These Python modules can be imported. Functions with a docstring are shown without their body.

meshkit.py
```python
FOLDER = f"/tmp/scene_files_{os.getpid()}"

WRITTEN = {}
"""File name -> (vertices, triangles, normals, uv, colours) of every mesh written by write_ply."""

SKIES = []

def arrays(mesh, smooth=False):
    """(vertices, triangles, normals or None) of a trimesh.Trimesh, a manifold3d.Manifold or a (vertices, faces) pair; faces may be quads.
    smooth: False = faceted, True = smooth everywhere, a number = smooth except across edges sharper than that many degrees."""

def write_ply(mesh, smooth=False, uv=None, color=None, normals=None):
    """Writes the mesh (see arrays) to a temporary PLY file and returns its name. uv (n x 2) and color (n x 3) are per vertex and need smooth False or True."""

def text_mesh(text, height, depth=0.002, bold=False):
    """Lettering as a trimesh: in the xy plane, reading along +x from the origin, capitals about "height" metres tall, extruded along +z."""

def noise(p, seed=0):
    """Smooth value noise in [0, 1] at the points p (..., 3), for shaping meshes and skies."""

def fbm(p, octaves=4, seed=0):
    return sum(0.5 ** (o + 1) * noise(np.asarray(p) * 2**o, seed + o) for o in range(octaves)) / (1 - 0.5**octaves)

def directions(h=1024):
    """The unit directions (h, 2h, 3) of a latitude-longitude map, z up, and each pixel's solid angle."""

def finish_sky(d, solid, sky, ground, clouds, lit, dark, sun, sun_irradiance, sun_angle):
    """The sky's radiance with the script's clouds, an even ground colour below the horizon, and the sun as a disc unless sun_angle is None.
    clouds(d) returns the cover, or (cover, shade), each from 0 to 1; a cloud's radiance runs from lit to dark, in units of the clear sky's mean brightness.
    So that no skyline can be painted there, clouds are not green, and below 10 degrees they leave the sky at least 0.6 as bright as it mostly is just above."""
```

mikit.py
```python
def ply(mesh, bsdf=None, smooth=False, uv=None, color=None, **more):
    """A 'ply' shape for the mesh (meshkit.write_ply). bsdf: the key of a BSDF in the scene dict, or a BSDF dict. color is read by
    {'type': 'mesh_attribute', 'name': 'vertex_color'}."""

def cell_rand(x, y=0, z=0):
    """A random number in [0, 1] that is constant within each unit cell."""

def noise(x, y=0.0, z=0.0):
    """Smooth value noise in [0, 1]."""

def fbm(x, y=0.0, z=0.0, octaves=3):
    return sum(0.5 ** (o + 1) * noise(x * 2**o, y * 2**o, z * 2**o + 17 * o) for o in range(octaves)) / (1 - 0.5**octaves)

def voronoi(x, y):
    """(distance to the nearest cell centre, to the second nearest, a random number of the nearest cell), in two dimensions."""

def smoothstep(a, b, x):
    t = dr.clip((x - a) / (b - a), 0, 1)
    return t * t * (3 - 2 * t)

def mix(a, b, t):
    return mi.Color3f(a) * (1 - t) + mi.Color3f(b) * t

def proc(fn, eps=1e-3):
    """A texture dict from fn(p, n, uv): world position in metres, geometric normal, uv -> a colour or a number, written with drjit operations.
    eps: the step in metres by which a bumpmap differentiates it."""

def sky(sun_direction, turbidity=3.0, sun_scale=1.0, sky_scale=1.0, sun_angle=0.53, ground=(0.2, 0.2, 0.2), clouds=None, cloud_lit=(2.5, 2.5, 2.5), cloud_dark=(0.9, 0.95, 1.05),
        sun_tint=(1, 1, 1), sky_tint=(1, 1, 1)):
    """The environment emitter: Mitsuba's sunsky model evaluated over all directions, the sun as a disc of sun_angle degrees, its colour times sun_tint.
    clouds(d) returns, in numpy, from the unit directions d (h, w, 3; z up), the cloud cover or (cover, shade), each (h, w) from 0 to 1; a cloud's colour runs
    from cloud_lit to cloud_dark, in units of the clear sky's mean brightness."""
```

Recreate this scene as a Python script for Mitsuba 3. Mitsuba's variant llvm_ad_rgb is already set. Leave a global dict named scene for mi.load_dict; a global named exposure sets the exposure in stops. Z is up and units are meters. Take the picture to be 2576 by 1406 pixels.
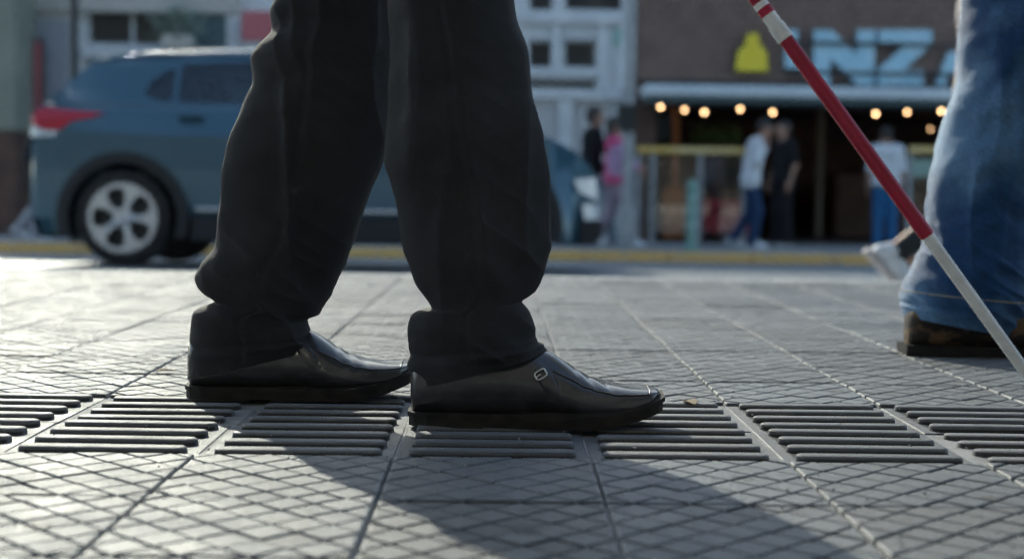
import math, random
import numpy as np, trimesh, manifold3d as m3, drjit as dr, mitsuba as mi
import mikit, meshkit
from mikit import proc, noise, fbm, voronoi, cell_rand, smoothstep, mix
from shapely.geometry import Polygon, box as sbox, Point
from scipy.interpolate import PchipInterpolator

T = mi.ScalarTransform4f
random.seed(7); RNG = np.random.default_rng(7)
scene, labels = {}, {}

# ------------------------------------------------------------------ camera, sky, exposure
FPX, IW, IH = 3538.0, 2576.0, 1406.0          # focal length and picture size in the units used for measuring
YAW, PITCH, ROLL, EYE = 0.00864, 0.06191, 0.01476, 0.2746
fwd = np.array([math.sin(YAW)*math.cos(PITCH), math.cos(YAW)*math.cos(PITCH), -math.sin(PITCH)])
_r = np.cross(fwd, [0, 0, 1]); _r /= np.linalg.norm(_r); _u = np.cross(_r, fwd)
right = math.cos(ROLL)*_r + math.sin(ROLL)*_u
up = -math.sin(ROLL)*_r + math.cos(ROLL)*_u
eye = np.array([0, 0, EYE])
scene['camera'] = dict(type='thinlens', fov=math.degrees(2*math.atan(IW/2/FPX)), fov_axis='x', near_clip=0.05, far_clip=400.0,
                       aperture_radius=0.0067, focus_distance=1.72,
                       to_world=T().look_at(origin=eye.tolist(), target=(eye+fwd).tolist(), up=up.tolist()))
SUN = (-0.40, 1.0, 0.63)
scene['sky_light'] = mikit.sky(SUN, turbidity=3.5, sun_scale=0.85, sky_scale=1.5, sky_tint=(1.08, 1.0, 0.91), sun_tint=(0.74, 0.93, 1.17))
exposure = 2.5

def spot(x, y, Y):
    """The point at distance Y along the street crossing that the photograph shows at (x, y)."""
    d = fwd + right*(x-IW/2)/FPX - up*(y-IH/2)/FPX
    return eye + d*(Y/d[1])
def on_level(x, y, z=0.0):
    d = fwd + right*(x-IW/2)/FPX - up*(y-IH/2)/FPX
    return eye + d*((z-EYE)/d[2])

# ------------------------------------------------------------------ helpers
def numbered(key):
    if key not in scene and key not in labels and not any(k.startswith(key+'__') for k in scene): return key
    i = 1
    while f'{key}_{i:03d}' in scene or f'{key}_{i:03d}' in labels: i += 1
    return f'{key}_{i:03d}'
USED = set()
def unique(key):
    if key not in USED:
        USED.add(key); return key
    i = 1
    while f'{key}_{i:03d}' in USED: i += 1
    USED.add(f'{key}_{i:03d}'); return f'{key}_{i:03d}'
def thing(name, label, cat, group=None, kind=None):
    key = unique(name)
    labels[key] = {'label': label, 'category': cat}
    if group: labels[key]['group'] = group
    if kind: labels[key]['kind'] = kind
    return key
def structure(name, label=None):
    key = unique(name); labels[key] = {'kind': 'structure'}
    if label: labels[key]['label'] = label
    return key
def put(key, mesh, m, smooth=False, **kw):
    scene[key] = mikit.ply(mesh, m, smooth=smooth, **kw); return key
def part(parent, name, mesh, m, smooth=False, label=None, kind=None, **kw):
    key = unique(parent + '__' + name)
    put(key, mesh, m, smooth, **kw)
    if label or kind:
        labels[key] = {}
        if label: labels[key]['label'] = label
        if kind: labels[key]['kind'] = kind
    return key
def cat(ms): return trimesh.util.concatenate(ms)
def cbox(x0, x1, y0, y1, z0, z1, c=0.0):
    """A box with its edges chamfered by c."""
    c = min(c, .45*(x1-x0), .45*(y1-y0), .45*(z1-z0))
    if c <= 0:
        return trimesh.creation.box(bounds=[[x0, y0, z0], [x1, y1, z1]])
    pts = []
    for sx in (0, 1):
        for sy in (0, 1):
            for sz in (0, 1):
                X, Y, Z = (x0, x1)[sx], (y0, y1)[sy], (z0, z1)[sz]
                dx, dy, dz = c*(1-2*sx), c*(1-2*sy), c*(1-2*sz)
                pts += [(X, Y+dy, Z+dz), (X+dx, Y, Z+dz), (X+dx, Y+dy, Z)]
    return trimesh.convex.convex_hull(np.array(pts))
def tube(pts, r, n=12, r1=None):
    """A tube along a polyline, radius r (to r1)."""
    pts = np.asarray(pts, float); k = len(pts)
    rr = np.linspace(r, r if r1 is None else r1, k) if np.isscalar(r) else np.asarray(r)
    t = np.gradient(pts, axis=0); t /= np.linalg.norm(t, axis=1, keepdims=True)
    ref = np.array([0, 0, 1.0]) if abs(t[0, 2]) < .9 else np.array([0, 1.0, 0])
    V = []
    for i in range(k):
        a = np.cross(t[i], ref); a /= np.linalg.norm(a); b = np.cross(t[i], a)
        th = np.arange(n)*2*np.pi/n
        V.append(pts[i] + rr[i]*(np.cos(th)[:, None]*a + np.sin(th)[:, None]*b))
    V = np.vstack(V + [pts[:1], pts[-1:]])
    F = []
    for i in range(k-1):
        for j in range(n):
            a, b, c, d = i*n+j, i*n+(j+1) % n, (i+1)*n+(j+1) % n, (i+1)*n+j
            F += [(a, c, b), (a, d, c)]
    for j in range(n):
        F += [(k*n, j, (j+1) % n), (k*n+1, (k-1)*n+(j+1) % n, (k-1)*n+j)]
    m = trimesh.Trimesh(V, F, process=False)
    if m.volume < 0: m.invert()
    return m
def rings(R, caps=True):
    """A closed surface through rings R (k, n, 3)."""
    R = np.asarray(R); k, n, _ = R.shape
    V = np.vstack([R.reshape(-1, 3), R[0].mean(0)[None], R[-1].mean(0)[None]])
    F = []
    j = np.arange(n); jn = (j+1) % n
    for i in range(k-1):
        a, b, c, d = i*n+j, i*n+jn, (i+1)*n+jn, (i+1)*n+j
        F += [np.stack([a, b, c], 1), np.stack([a, c, d], 1)]
    if caps:
        F += [np.stack([j*0+k*n, jn, j], 1), np.stack([j*0+k*n+1, (k-1)*n+j, (k-1)*n+jn], 1)]
    m = trimesh.Trimesh(V, np.vstack(F), process=False)
    if m.volume < 0: m.invert()
    return m
def man(m): return m3.Manifold(m3.Mesh(np.asarray(m.vertices, np.float32), np.asarray(m.faces, np.uint32)))
def unman(M):
    q = M.to_mesh(); return trimesh.Trimesh(q.vert_properties[:, :3], q.tri_verts, process=False)
def extrude_xz(poly, y0, y1):
    """A polygon in x, z pulled from y0 to y1."""
    if not isinstance(poly, Polygon) and not hasattr(poly, 'geoms'): poly = Polygon(poly)
    poly = poly.buffer(0)
    ms = []
    for g in getattr(poly, 'geoms', [poly]):
        m = trimesh.creation.extrude_polygon(g, abs(y1-y0), engine='earcut')
        v = m.vertices.copy()
        m.vertices = np.stack([v[:, 0], max(y0, y1)-v[:, 2], v[:, 1]], 1)
        if m.volume < 0: m.invert()
        ms.append(m)
    return cat(ms)
def lathe(prof, n=48, axis='z'):
    """Profile (radius, height) turned round an axis."""
    th = np.arange(n)*2*np.pi/n
    R = np.array([[(r*math.cos(t), r*math.sin(t), h) for t in th] for r, h in prof])
    m = rings(R)
    if axis == 'y':
        v = m.vertices.copy(); m.vertices = np.stack([v[:, 0], v[:, 2], v[:, 1]], 1); m.invert()
    return m
def px_box(x0, y0, x1, y1, Y, d0=0.0, d1=0.1, c=0.0):
    """An upright block whose face at distance Y covers the measured rectangle; it reaches from Y+d0 to Y+d1."""
    ym = (y0+y1)/2; xm = (x0+x1)/2
    a, b = spot(x0, ym, Y), spot(x1, ym, Y); lo, hi = spot(xm, y1, Y), spot(xm, y0, Y)
    return cbox(a[0], b[0], Y+d0, Y+d1, lo[2], hi[2], c)

# ------------------------------------------------------------------ materials
def mat(name, rgb, rough=0.6, spec=0.5, **kw):
    col = rgb if isinstance(rgb, dict) else {'type': 'rgb', 'value': list(rgb)}
    r = rough if isinstance(rough, dict) else float(rough)
    scene[name] = {'type': 'twosided', 'b': {'type': 'principled', 'base_color': col, 'roughness': r, 'specular': spec, **kw}}
    return name
def mottled(a, b, scale=8.0, lo=.3, hi=.7, seed=0.0):
    def fn(p, n, uv):
        return mix(a, b, smoothstep(lo, hi, fbm(p.x*scale+seed, p.y*scale, p.z*scale, 4)))
    return proc(fn)
TW, TX, TY = 0.205, -0.5177, 1.4474           # tile width and where the tile grid starts
def tile_colour(p, n, uv):
    u, v = (p.x-TX)/TW, (p.y-TY)/TW
    i, j = dr.floor(u), dr.floor(v)
    tone = 0.84 + 0.32*cell_rand(i, j, 3)
    warm = cell_rand(i, j, 5)
    big = fbm(p.x*2.3, p.y*2.3, 0.0, 3)
    fine = fbm(p.x*160, p.y*160, p.z*160, 3)
    spots = smoothstep(.68, .80, fbm(p.x*38, p.y*38, 3.0, 3))
    c = mix((.146, .154, .165), (.166, .167, .167), warm)*tone
    c = c*(0.84 + 0.30*big)*(0.88 + 0.24*fine)
    c = mix(c, mi.Color3f(.09, .088, .085), spots*0.45)
    g1, g2, gr = voronoi(p.x*3.1, p.y*3.1)                     # trodden chewing gum
    gum = smoothstep(.052, .036, g1+.012*fbm(p.x*90, p.y*90, 0, 2))*dr.select(gr > .45, mi.Float(1), mi.Float(0))
    c = mix(c, mi.Color3f(.075, .073, .07), gum*.8)
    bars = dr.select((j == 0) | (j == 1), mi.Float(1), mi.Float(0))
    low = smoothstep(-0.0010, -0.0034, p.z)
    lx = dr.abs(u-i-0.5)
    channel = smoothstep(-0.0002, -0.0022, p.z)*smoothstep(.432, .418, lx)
    ex = (0.5-lx)*TW                                            # sun glints painted as pale edges along the joints
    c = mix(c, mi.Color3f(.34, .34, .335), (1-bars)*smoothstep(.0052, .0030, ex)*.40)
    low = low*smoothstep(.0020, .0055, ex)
    dirt_shade = dr.select(bars > .5, channel*.92, low*.62)          # settled dirt in the grooves; dirt and painted shade on bar fronts and channels
    return mix(c, mi.Color3f(.028, .027, .027), dirt_shade*(0.82+0.3*fine))
def tile_rough(p, n, uv):
    return 0.52 + 0.22*fbm(p.x*21, p.y*21, 0.0, 3)
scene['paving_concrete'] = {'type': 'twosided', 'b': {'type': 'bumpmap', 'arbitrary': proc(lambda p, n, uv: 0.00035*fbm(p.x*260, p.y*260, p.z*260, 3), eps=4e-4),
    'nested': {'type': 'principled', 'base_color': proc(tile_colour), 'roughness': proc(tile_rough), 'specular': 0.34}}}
mat('paving_bed', (.06, .058, .055), .9)
mat('kerb_concrete', mottled((.22, .22, .22), (.34, .33, .32), 14), .8)
def road_colour(p, n, uv):
    c = mix((.15, .165, .172), (.21, .225, .23), fbm(p.x*1.1, p.y*2.2, 0, 4))
    return c*(0.75+0.5*fbm(p.x*90, p.y*90, 0, 2))
mat('asphalt', proc(road_colour), .45, .6)
mat('far_paving', mottled((.17, .17, .17), (.26, .25, .24), 3), .8)
mat('yellow_kerb_paint', mottled((.78, .47, .15), (.60, .44, .26), 5, .45, .75), .6)
def twill(p, n, uv):
    return mix((.013, .014, .016), (.030, .031, .034), fbm(p.x*9, p.y*9, p.z*5, 3))*(0.8+0.4*noise(p.x*700+p.z*700, p.y*700, p.z*240))
def cloth(name, fn, scale, spec, sheen):
    scene[name] = {'type': 'twosided', 'b': {'type': 'bumpmap', 'arbitrary': proc(lambda p, n, uv: scale*(fbm(p.x*330+p.z*120, p.y*330, p.z*260, 3)+.6*fbm(p.x*60, p.y*60, p.z*34, 3)), eps=5e-4),
        'nested': {'type': 'principled', 'base_color': proc(fn), 'roughness': .85, 'specular': spec, 'sheen': sheen}}}
cloth('black_twill', twill, .0009, .22, .35)
mat('black_leather', mottled((.016, .016, .018), (.036, .037, .04), 40), proc(lambda p, n, uv: .17+.14*fbm(p.x*70, p.y*70, p.z*70, 3)), .7, clearcoat=1.0, clearcoat_gloss=.8)
mat('sole_rubber', mottled((.010, .009, .009), (.024, .021, .019), 60), .75, .3)
mat('buckle_metal', (.75, .74, .72), .22, metallic=1.0)
mat('black_coat', mottled((.018, .018, .02), (.035, .035, .038), 12), .85, .25, sheen=.3)
def denim(p, n, uv):
    fade = smoothstep(.42, .72, fbm(p.x*7, p.y*7, p.z*5+4.0, 4))
    weave = 0.72+0.56*noise(p.x*420+p.z*420, p.y*420, p.z*120)
    slub = 0.85+0.3*fbm(p.x*60, p.y*60, p.z*9, 2)
    return mix((.013, .052, .135), (.15, .29, .45), fade*0.55)*weave*slub
cloth('faded_denim', denim, .0010, .3, 1.0)
mat('denim_thread', (.42, .36, .26), .8)
def suede(p, n, uv):
    s = smoothstep(.5, .66, fbm(p.x*34, p.y*34, p.z*34, 3))
    return mix((.018, .013, .011), (.12, .072, .035), s)
mat('mottled_suede', proc(suede), .7, .4)
mat('cane_white', mottled((.62, .62, .60), (.78, .78, .76), 25), .38)
mat('cane_red', mottled((.36, .006, .034), (.30, .005, .028), 30), .42, .55)
mat('cane_grip', (.02, .02, .02), .7)
mat('nylon_tip', (.75, .74, .7), .5)
mat('skin', mottled((.46, .27, .19), (.40, .22, .155), 30), .5, .4)
mat('skin_tan', mottled((.34, .19, .125), (.29, .155, .10), 30), .5, .4)
mat('hair_dark', mottled((.012, .010, .009), (.03, .024, .02), 60), .5)
mat('eye_white', (.55, .53, .5), .2)
for nm, c in dict(cloth_black=(.018, .018, .021), cloth_white=(.68, .71, .74), cloth_pink=(.62, .09, .22), cloth_mauve=(.33, .27, .32), cloth_lilac=(.45, .30, .46), denim_dark=(.025, .055, .12),
                  denim_mid=(.03, .13, .29), denim_pale=(.30, .36, .40), cloth_grey=(.34, .36, .40), cloth_cream=(.52, .46, .44), cloth_dark=(.03, .035, .038)).items():
    mat(nm, mottled([x*.95 for x in c], [min(1, x*1.05) for x in c], 20), .85, .2, sheen=.2)
mat('sneaker_white', mottled((.62, .65, .68), (.75, .77, .78), 30), .5)
mat('sneaker_grey', mottled((.32, .32, .34), (.55, .55, .57), 18), .6)
mat('shoe_dark', (.02, .02, .02), .45)
mat('car_paint', (.052, .125, .172), .22, .6, metallic=.25, clearcoat=1.0, clearcoat_gloss=.93)
mat('car_cladding', (.022, .024, .026), .6)
mat('tyre_rubber', mottled((.018, .018, .018), (.032, .031, .03), 20), .85)
mat('alloy_silver', (.72, .72, .72), .38, metallic=.6)
mat('dark_metal', (.04, .045, .045), .5, metallic=.4)
mat('lamp_red', (.52, .012, .035), .15, .6, clearcoat=1.0)
mat('lamp_clear', (.62, .66, .68), .12, .7, clearcoat=1.0)
mat('chrome', (.7, .71, .72), .15, metallic=1.0)
mat('upholstery', (.05, .05, .055), .8)
scene['window_glass'] = {'type': 'thindielectric', 'int_ior': 1.5}
mat('grout', mottled((.16, .16, .16), (.24, .24, .24), 30), .8)
scene['tinted_glass'] = {'type': 'thindielectric', 'int_ior': 1.5, 'specular_transmittance': {'type': 'rgb', 'value': [.42, .46, .46]}}
mat('dark_pane', (.02, .028, .032), .12, .7)
mat('pale_render', mottled((.55, .58, .60), (.66, .67, .68), 1.6), .85)
mat('warm_render', mottled((.42, .41, .38), (.50, .48, .44), 1.6), .85)
mat('green_render', mottled((.22, .245, .20), (.27, .29, .24), 1.6), .85)
mat('white_frame', mottled((.60, .62, .64), (.70, .72, .73), 6), .5)
mat('grey_shutter', (.58, .58, .59), .6)
mat('teal_panel', (.10, .16, .17), .6)
mat('faded_red', mottled((.50, .15, .16), (.42, .13, .14), 3), .75)
mat('brown_cladding', mottled((.19, .128, .105), (.235, .16, .13), 4), .7)
mat('dark_trim', (.02, .022, .024), .6)
mat('awning_white', mottled((.58, .66, .70), (.68, .75, .78), 2), .6)
mat('lamp_cap', (.03, .03, .03), .5)
mat('sign_yellow', mottled((.86, .66, .04), (.90, .72, .07), 6), .5)
mat('sign_pale_blue', mottled((.36, .62, .76), (.46, .70, .82), 6), .45)
mat('orange_wood', mottled((.46, .15, .045), (.56, .21, .065), 9), .6)
mat('yellow_rail', mottled((.74, .48, .12), (.76, .58, .26), 2.4), .5)
mat('dim_wood', (.11, .085, .055), .7)
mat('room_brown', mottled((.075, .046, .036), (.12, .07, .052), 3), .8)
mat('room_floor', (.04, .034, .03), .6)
mat('leaf_green', mottled((.05, .10, .02), (.10, .15, .03), 30), .6)
mat('red_paint', mottled((.40, .03, .035), (.30, .025, .03), 5), .5)
mat('slate_board', (.03, .045, .055), .6)
mat('galvanised', mottled((.30, .32, .34), (.40, .42, .43), 7), .5, metallic=.3)
mat('green_white_paint', mottled((.17, .33, .29), (.22, .38, .33), 9), .55)
mat('mint_paint', (.28, .46, .42), .5)
mat('dry_leaf', mottled((.16, .11, .06), (.24, .18, .11), 90), .8)

# ------------------------------------------------------------------ the ground
KERB_Y = TY + 15*TW                             # where the near pavement ends
def road_z(Y): return -0.165 - 0.0285*(Y-KERB_Y)
FAR_KERB = 15.9
FAR_Z = road_z(FAR_KERB) + 0.11
SHOP_Y = 19.4

def inset(poly, d):
    """A convex polygon (counter-clockwise) with its sides moved in by d."""
    k = len(poly); out = []
    e = [poly[(i+1) % k]-poly[i] for i in range(k)]
    nrm = [np.array([-v[1], v[0]])/np.linalg.norm(v) for v in e]
    for i in range(k):
        a, b = i-1, i
        A = np.array([nrm[a], nrm[b]]); c = np.array([nrm[a] @ (poly[i]+nrm[a]*d), nrm[b] @ (poly[i]+nrm[b]*d)])
        out.append(np.linalg.solve(A, c))
    return np.array(out)
def pad(poly, levels):
    """A raised stud: polygon inset at each (inset, height)."""
    k = len(poly); V, F = [], []
    for d, z in levels:
        q = inset(poly, d) if d else poly
        V += [(x, y, z) for x, y in q]
    for l in range(len(levels)-1):
        for i in range(k):
            a, b, c, d = l*k+i, l*k+(i+1) % k, (l+1)*k+(i+1) % k, (l+1)*k+i
            F += [(a, b, c), (a, c, d)]
    t = (len(levels)-1)*k
    F += [(t, t+i, t+i+1) for i in range(1, k-1)]
    return trimesh.Trimesh(V, F, process=False)
E0 = TW/2 - 0.0013
BASE = -0.0052
slab = cbox(-E0, E0, -E0, E0, -0.034, BASE, 0.0012)
def diamond_tile(seed):
    rg = np.random.default_rng(seed); ms = [slab]; p = TW/4
    for i in range(-4, 5):
        for j in range(-4, 5):
            if (i+j) % 2: continue
            h = p/2 - 0.0015 + rg.normal(0, .0003)
            g = Polygon([(i*p/2-h, j*p/2), (i*p/2, j*p/2-h), (i*p/2+h, j*p/2), (i*p/2, j*p/2+h)]).intersection(sbox(-E0+.0002, -E0+.0002, E0-.0002, E0-.0002))
            if g.is_empty or g.area < 5e-5: continue
            q = np.array(g.exterior.coords)[:-1]
            if Polygon(q).exterior.is_ccw is False: q = q[::-1]
            top = rg.normal(0, .00035)
            ms.append(pad(q, [(0, BASE-.0004), (.0006, -.0014+top), (.0015, -.0003+top), (.0034, top)]))
    return cat(ms)
def bar_tile(seed):
    rg = np.random.default_rng(seed); ms = [slab]
    L, wd = TW*0.435, 0.0112
    for j in range(4):
        y = (j-1.5)*TW/4
        for lv in (0,):
            prof = [(0, BASE-.0004), (.0006, -.0008), (.0013, .0010), (.0030, .0020), (.0050, .0022)]
            rs = []
            for d, z in prof:
                a = np.linspace(-np.pi/2, np.pi/2, 9); r = wd-d
                e = [(L-wd+r*math.cos(t), y+r*math.sin(t), z) for t in a] + [(-L+wd-r*math.cos(t), y-r*math.sin(t), z) for t in a]
                rs.append(e)
            R = np.array(rs) + np.array([rg.normal(0, .0006), rg.normal(0, .0004), 0])
            ms.append(rings(R))
    return cat(ms)
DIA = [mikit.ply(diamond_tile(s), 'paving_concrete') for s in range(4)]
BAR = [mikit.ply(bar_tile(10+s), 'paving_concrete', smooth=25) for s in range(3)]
walk = structure('sidewalk', 'grey tactile pavement of square diamond tiles with two rows of raised bars')
put(walk, cbox(-9, 9, -2.0, KERB_Y+.002, -.2, -.0060), 'grout')
cells = []
for j in range(-9, 15):
    for i in range(-22, 22):
        X, Y = TX+(i+.5)*TW, TY+(j+.5)*TW
        half = 0.364*max(Y+TW/2, .3)+.02
        seen = Y+TW/2 > 1.0 and abs(X-.01*Y) < half+TW/2
        near = abs(X) < 0.364*max(Y, 1.2)+1.2 and Y > -.4
        if seen or near: cells.append((not seen, math.hypot(X, Y), i, j, X, Y))
cells.sort()
rest = []
for c, (unseen, dist, i, j, X, Y) in enumerate(cells):
    bars = j in (0, 1)
    tip = (RNG.normal(0, .16), RNG.normal(0, .16), RNG.normal(0, .25), RNG.normal(0, .0007))
    if (i, j) == (-1, 0) or (i, j) == (-2, 0): tip = (.25, .5 if i == -1 else -.2, .9 if i == -1 else 0, .0012)
    to = T().translate([X, Y, tip[3]]).rotate([1, 0, 0], tip[0]).rotate([0, 1, 0], tip[1]).rotate([0, 0, 1], tip[2] + (0 if bars else 90*RNG.integers(4)))
    src = (BAR[c % 3] if bars else DIA[c % 4])
    if not unseen and c < 300:
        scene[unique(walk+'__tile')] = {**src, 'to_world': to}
    else:
        v, f = meshkit.WRITTEN[src['filename']][:2]
        m = np.array(to.matrix)
        rest.append(trimesh.Trimesh(v @ m[:3, :3].T + m[:3, 3], f, process=False))
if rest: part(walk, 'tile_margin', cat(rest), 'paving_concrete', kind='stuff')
# near kerb, road, far kerb and pavement
nk = structure('near_kerb')
for k in range(-9, 9):
    part(nk, 'kerb_stone', cbox(k*.9+.004, k*.9+.896, KERB_Y+.004, KERB_Y+.15, -.4, -.001, .008), 'kerb_concrete')
road = structure('road')
xs, ys = np.linspace(-60, 60, 3), np.linspace(KERB_Y+.1, FAR_KERB+.1, 30)
gx, gy = np.meshgrid(xs, ys, indexing='ij')
V = np.stack([gx.ravel(), gy.ravel(), road_z(gy.ravel())], 1); n = len(ys)
F = [(i*n+j, (i+1)*n+j, (i+1)*n+j+1) for i in range(2) for j in range(n-1)] + [(i*n+j, (i+1)*n+j+1, i*n+j+1) for i in range(2) for j in range(n-1)]
put(road, trimesh.Trimesh(V, F, process=False), 'asphalt')
fk = structure('far_kerb', 'yellow painted kerb along the far pavement')
for k in range(-8, 9):
    part(fk, 'kerb_stone', cbox(k*.95+.006, k*.95+.944, FAR_KERB, FAR_KERB+.16, -.8, FAR_Z, .012), 'yellow_kerb_paint')
fw = structure('far_sidewalk')
put(fw, cbox(-60, 60, FAR_KERB+.16, 32, -.9, FAR_Z-.003), 'far_paving')
ground = structure('ground')
put(ground, trimesh.creation.box(bounds=[[-150, -150, -1.2], [150, 150, -1.0]]), 'far_paving')
# fallen leaves and grit on the tiles
def dead_leaf(x, y, s, rot, label):
    k = thing('fallen_leaf', label, 'leaf', group='leaves on the pavement')
    t = np.linspace(0, 1, 12); w = np.sin(np.pi*t)**.8*.32
    P = [(a-.5, b, .12*math.sin(3*a)+.10*abs(b)) for a, b in zip(t, w)] + [(a-.5, -b, .12*math.sin(3*a)+.10*abs(b)) for a, b in zip(t[1:-1][::-1], w[1:-1][::-1])]
    P = np.array(P)*s; c, sn = math.cos(rot), math.sin(rot)
    P = np.stack([P[:, 0]*c-P[:, 1]*sn+x, P[:, 0]*sn+P[:, 1]*c+y, P[:, 2]+.002], 1)
    V = np.vstack([P, P+[0, 0, .0008], [[x, y, .004], [x, y, .0048]]]); k_ = len(P)
    F = [(2*k_, (i+1) % k_, i) for i in range(k_)] + [(2*k_+1, k_+i, k_+(i+1) % k_) for i in range(k_)] + [(i, (i+1) % k_, k_+(i+1) % k_) for i in range(k_)] + [(i, k_+(i+1) % k_, k_+i) for i in range(k_)]
    part(k, 'blade', trimesh.Trimesh(V, F, process=False), 'dry_leaf', smooth=40)
    part(k, 'stalk', tube([(x+c*s*.5, y+sn*s*.5, .003), (x+c*s*.75, y+sn*s*.75, .004)], .0009, 6), 'dry_leaf')
for x, y, s, r, lb in ((412, 938, .024, .4, 'small dry leaf on the bright tiles left of the rear shoe'), (1735, 1018, .03, 1.9, 'small dark leaf on the tiles beyond the front shoe toe'),
                       (1055, 853, .02, .8, 'tiny leaf on the far tiles seen between the two shoes')):
    g = on_level(x, y)
    dead_leaf(g[0], g[1], s, r, lb)

gt = thing('grit', 'small grit and crumbs scattered over the tiles', 'grit', kind='stuff')
gp = []
for i in range(260):
    Y = RNG.uniform(1.0, 3.2); X = RNG.uniform(-1, 1)*.4*Y; r = RNG.uniform(.0008, .0024)
    gp.append(trimesh.creation.icosahedron().apply_scale([r, r*RNG.uniform(.6, 1), r*RNG.uniform(.5, .9)]).apply_transform(trimesh.transformations.rotation_matrix(RNG.uniform(0, 6), [.3, .2, 1])).apply_translation([X, Y, r*.4+(.002 if TY < Y < TY+2*TW else 0)]))
put(gt, cat(gp), 'kerb_concrete')

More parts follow.
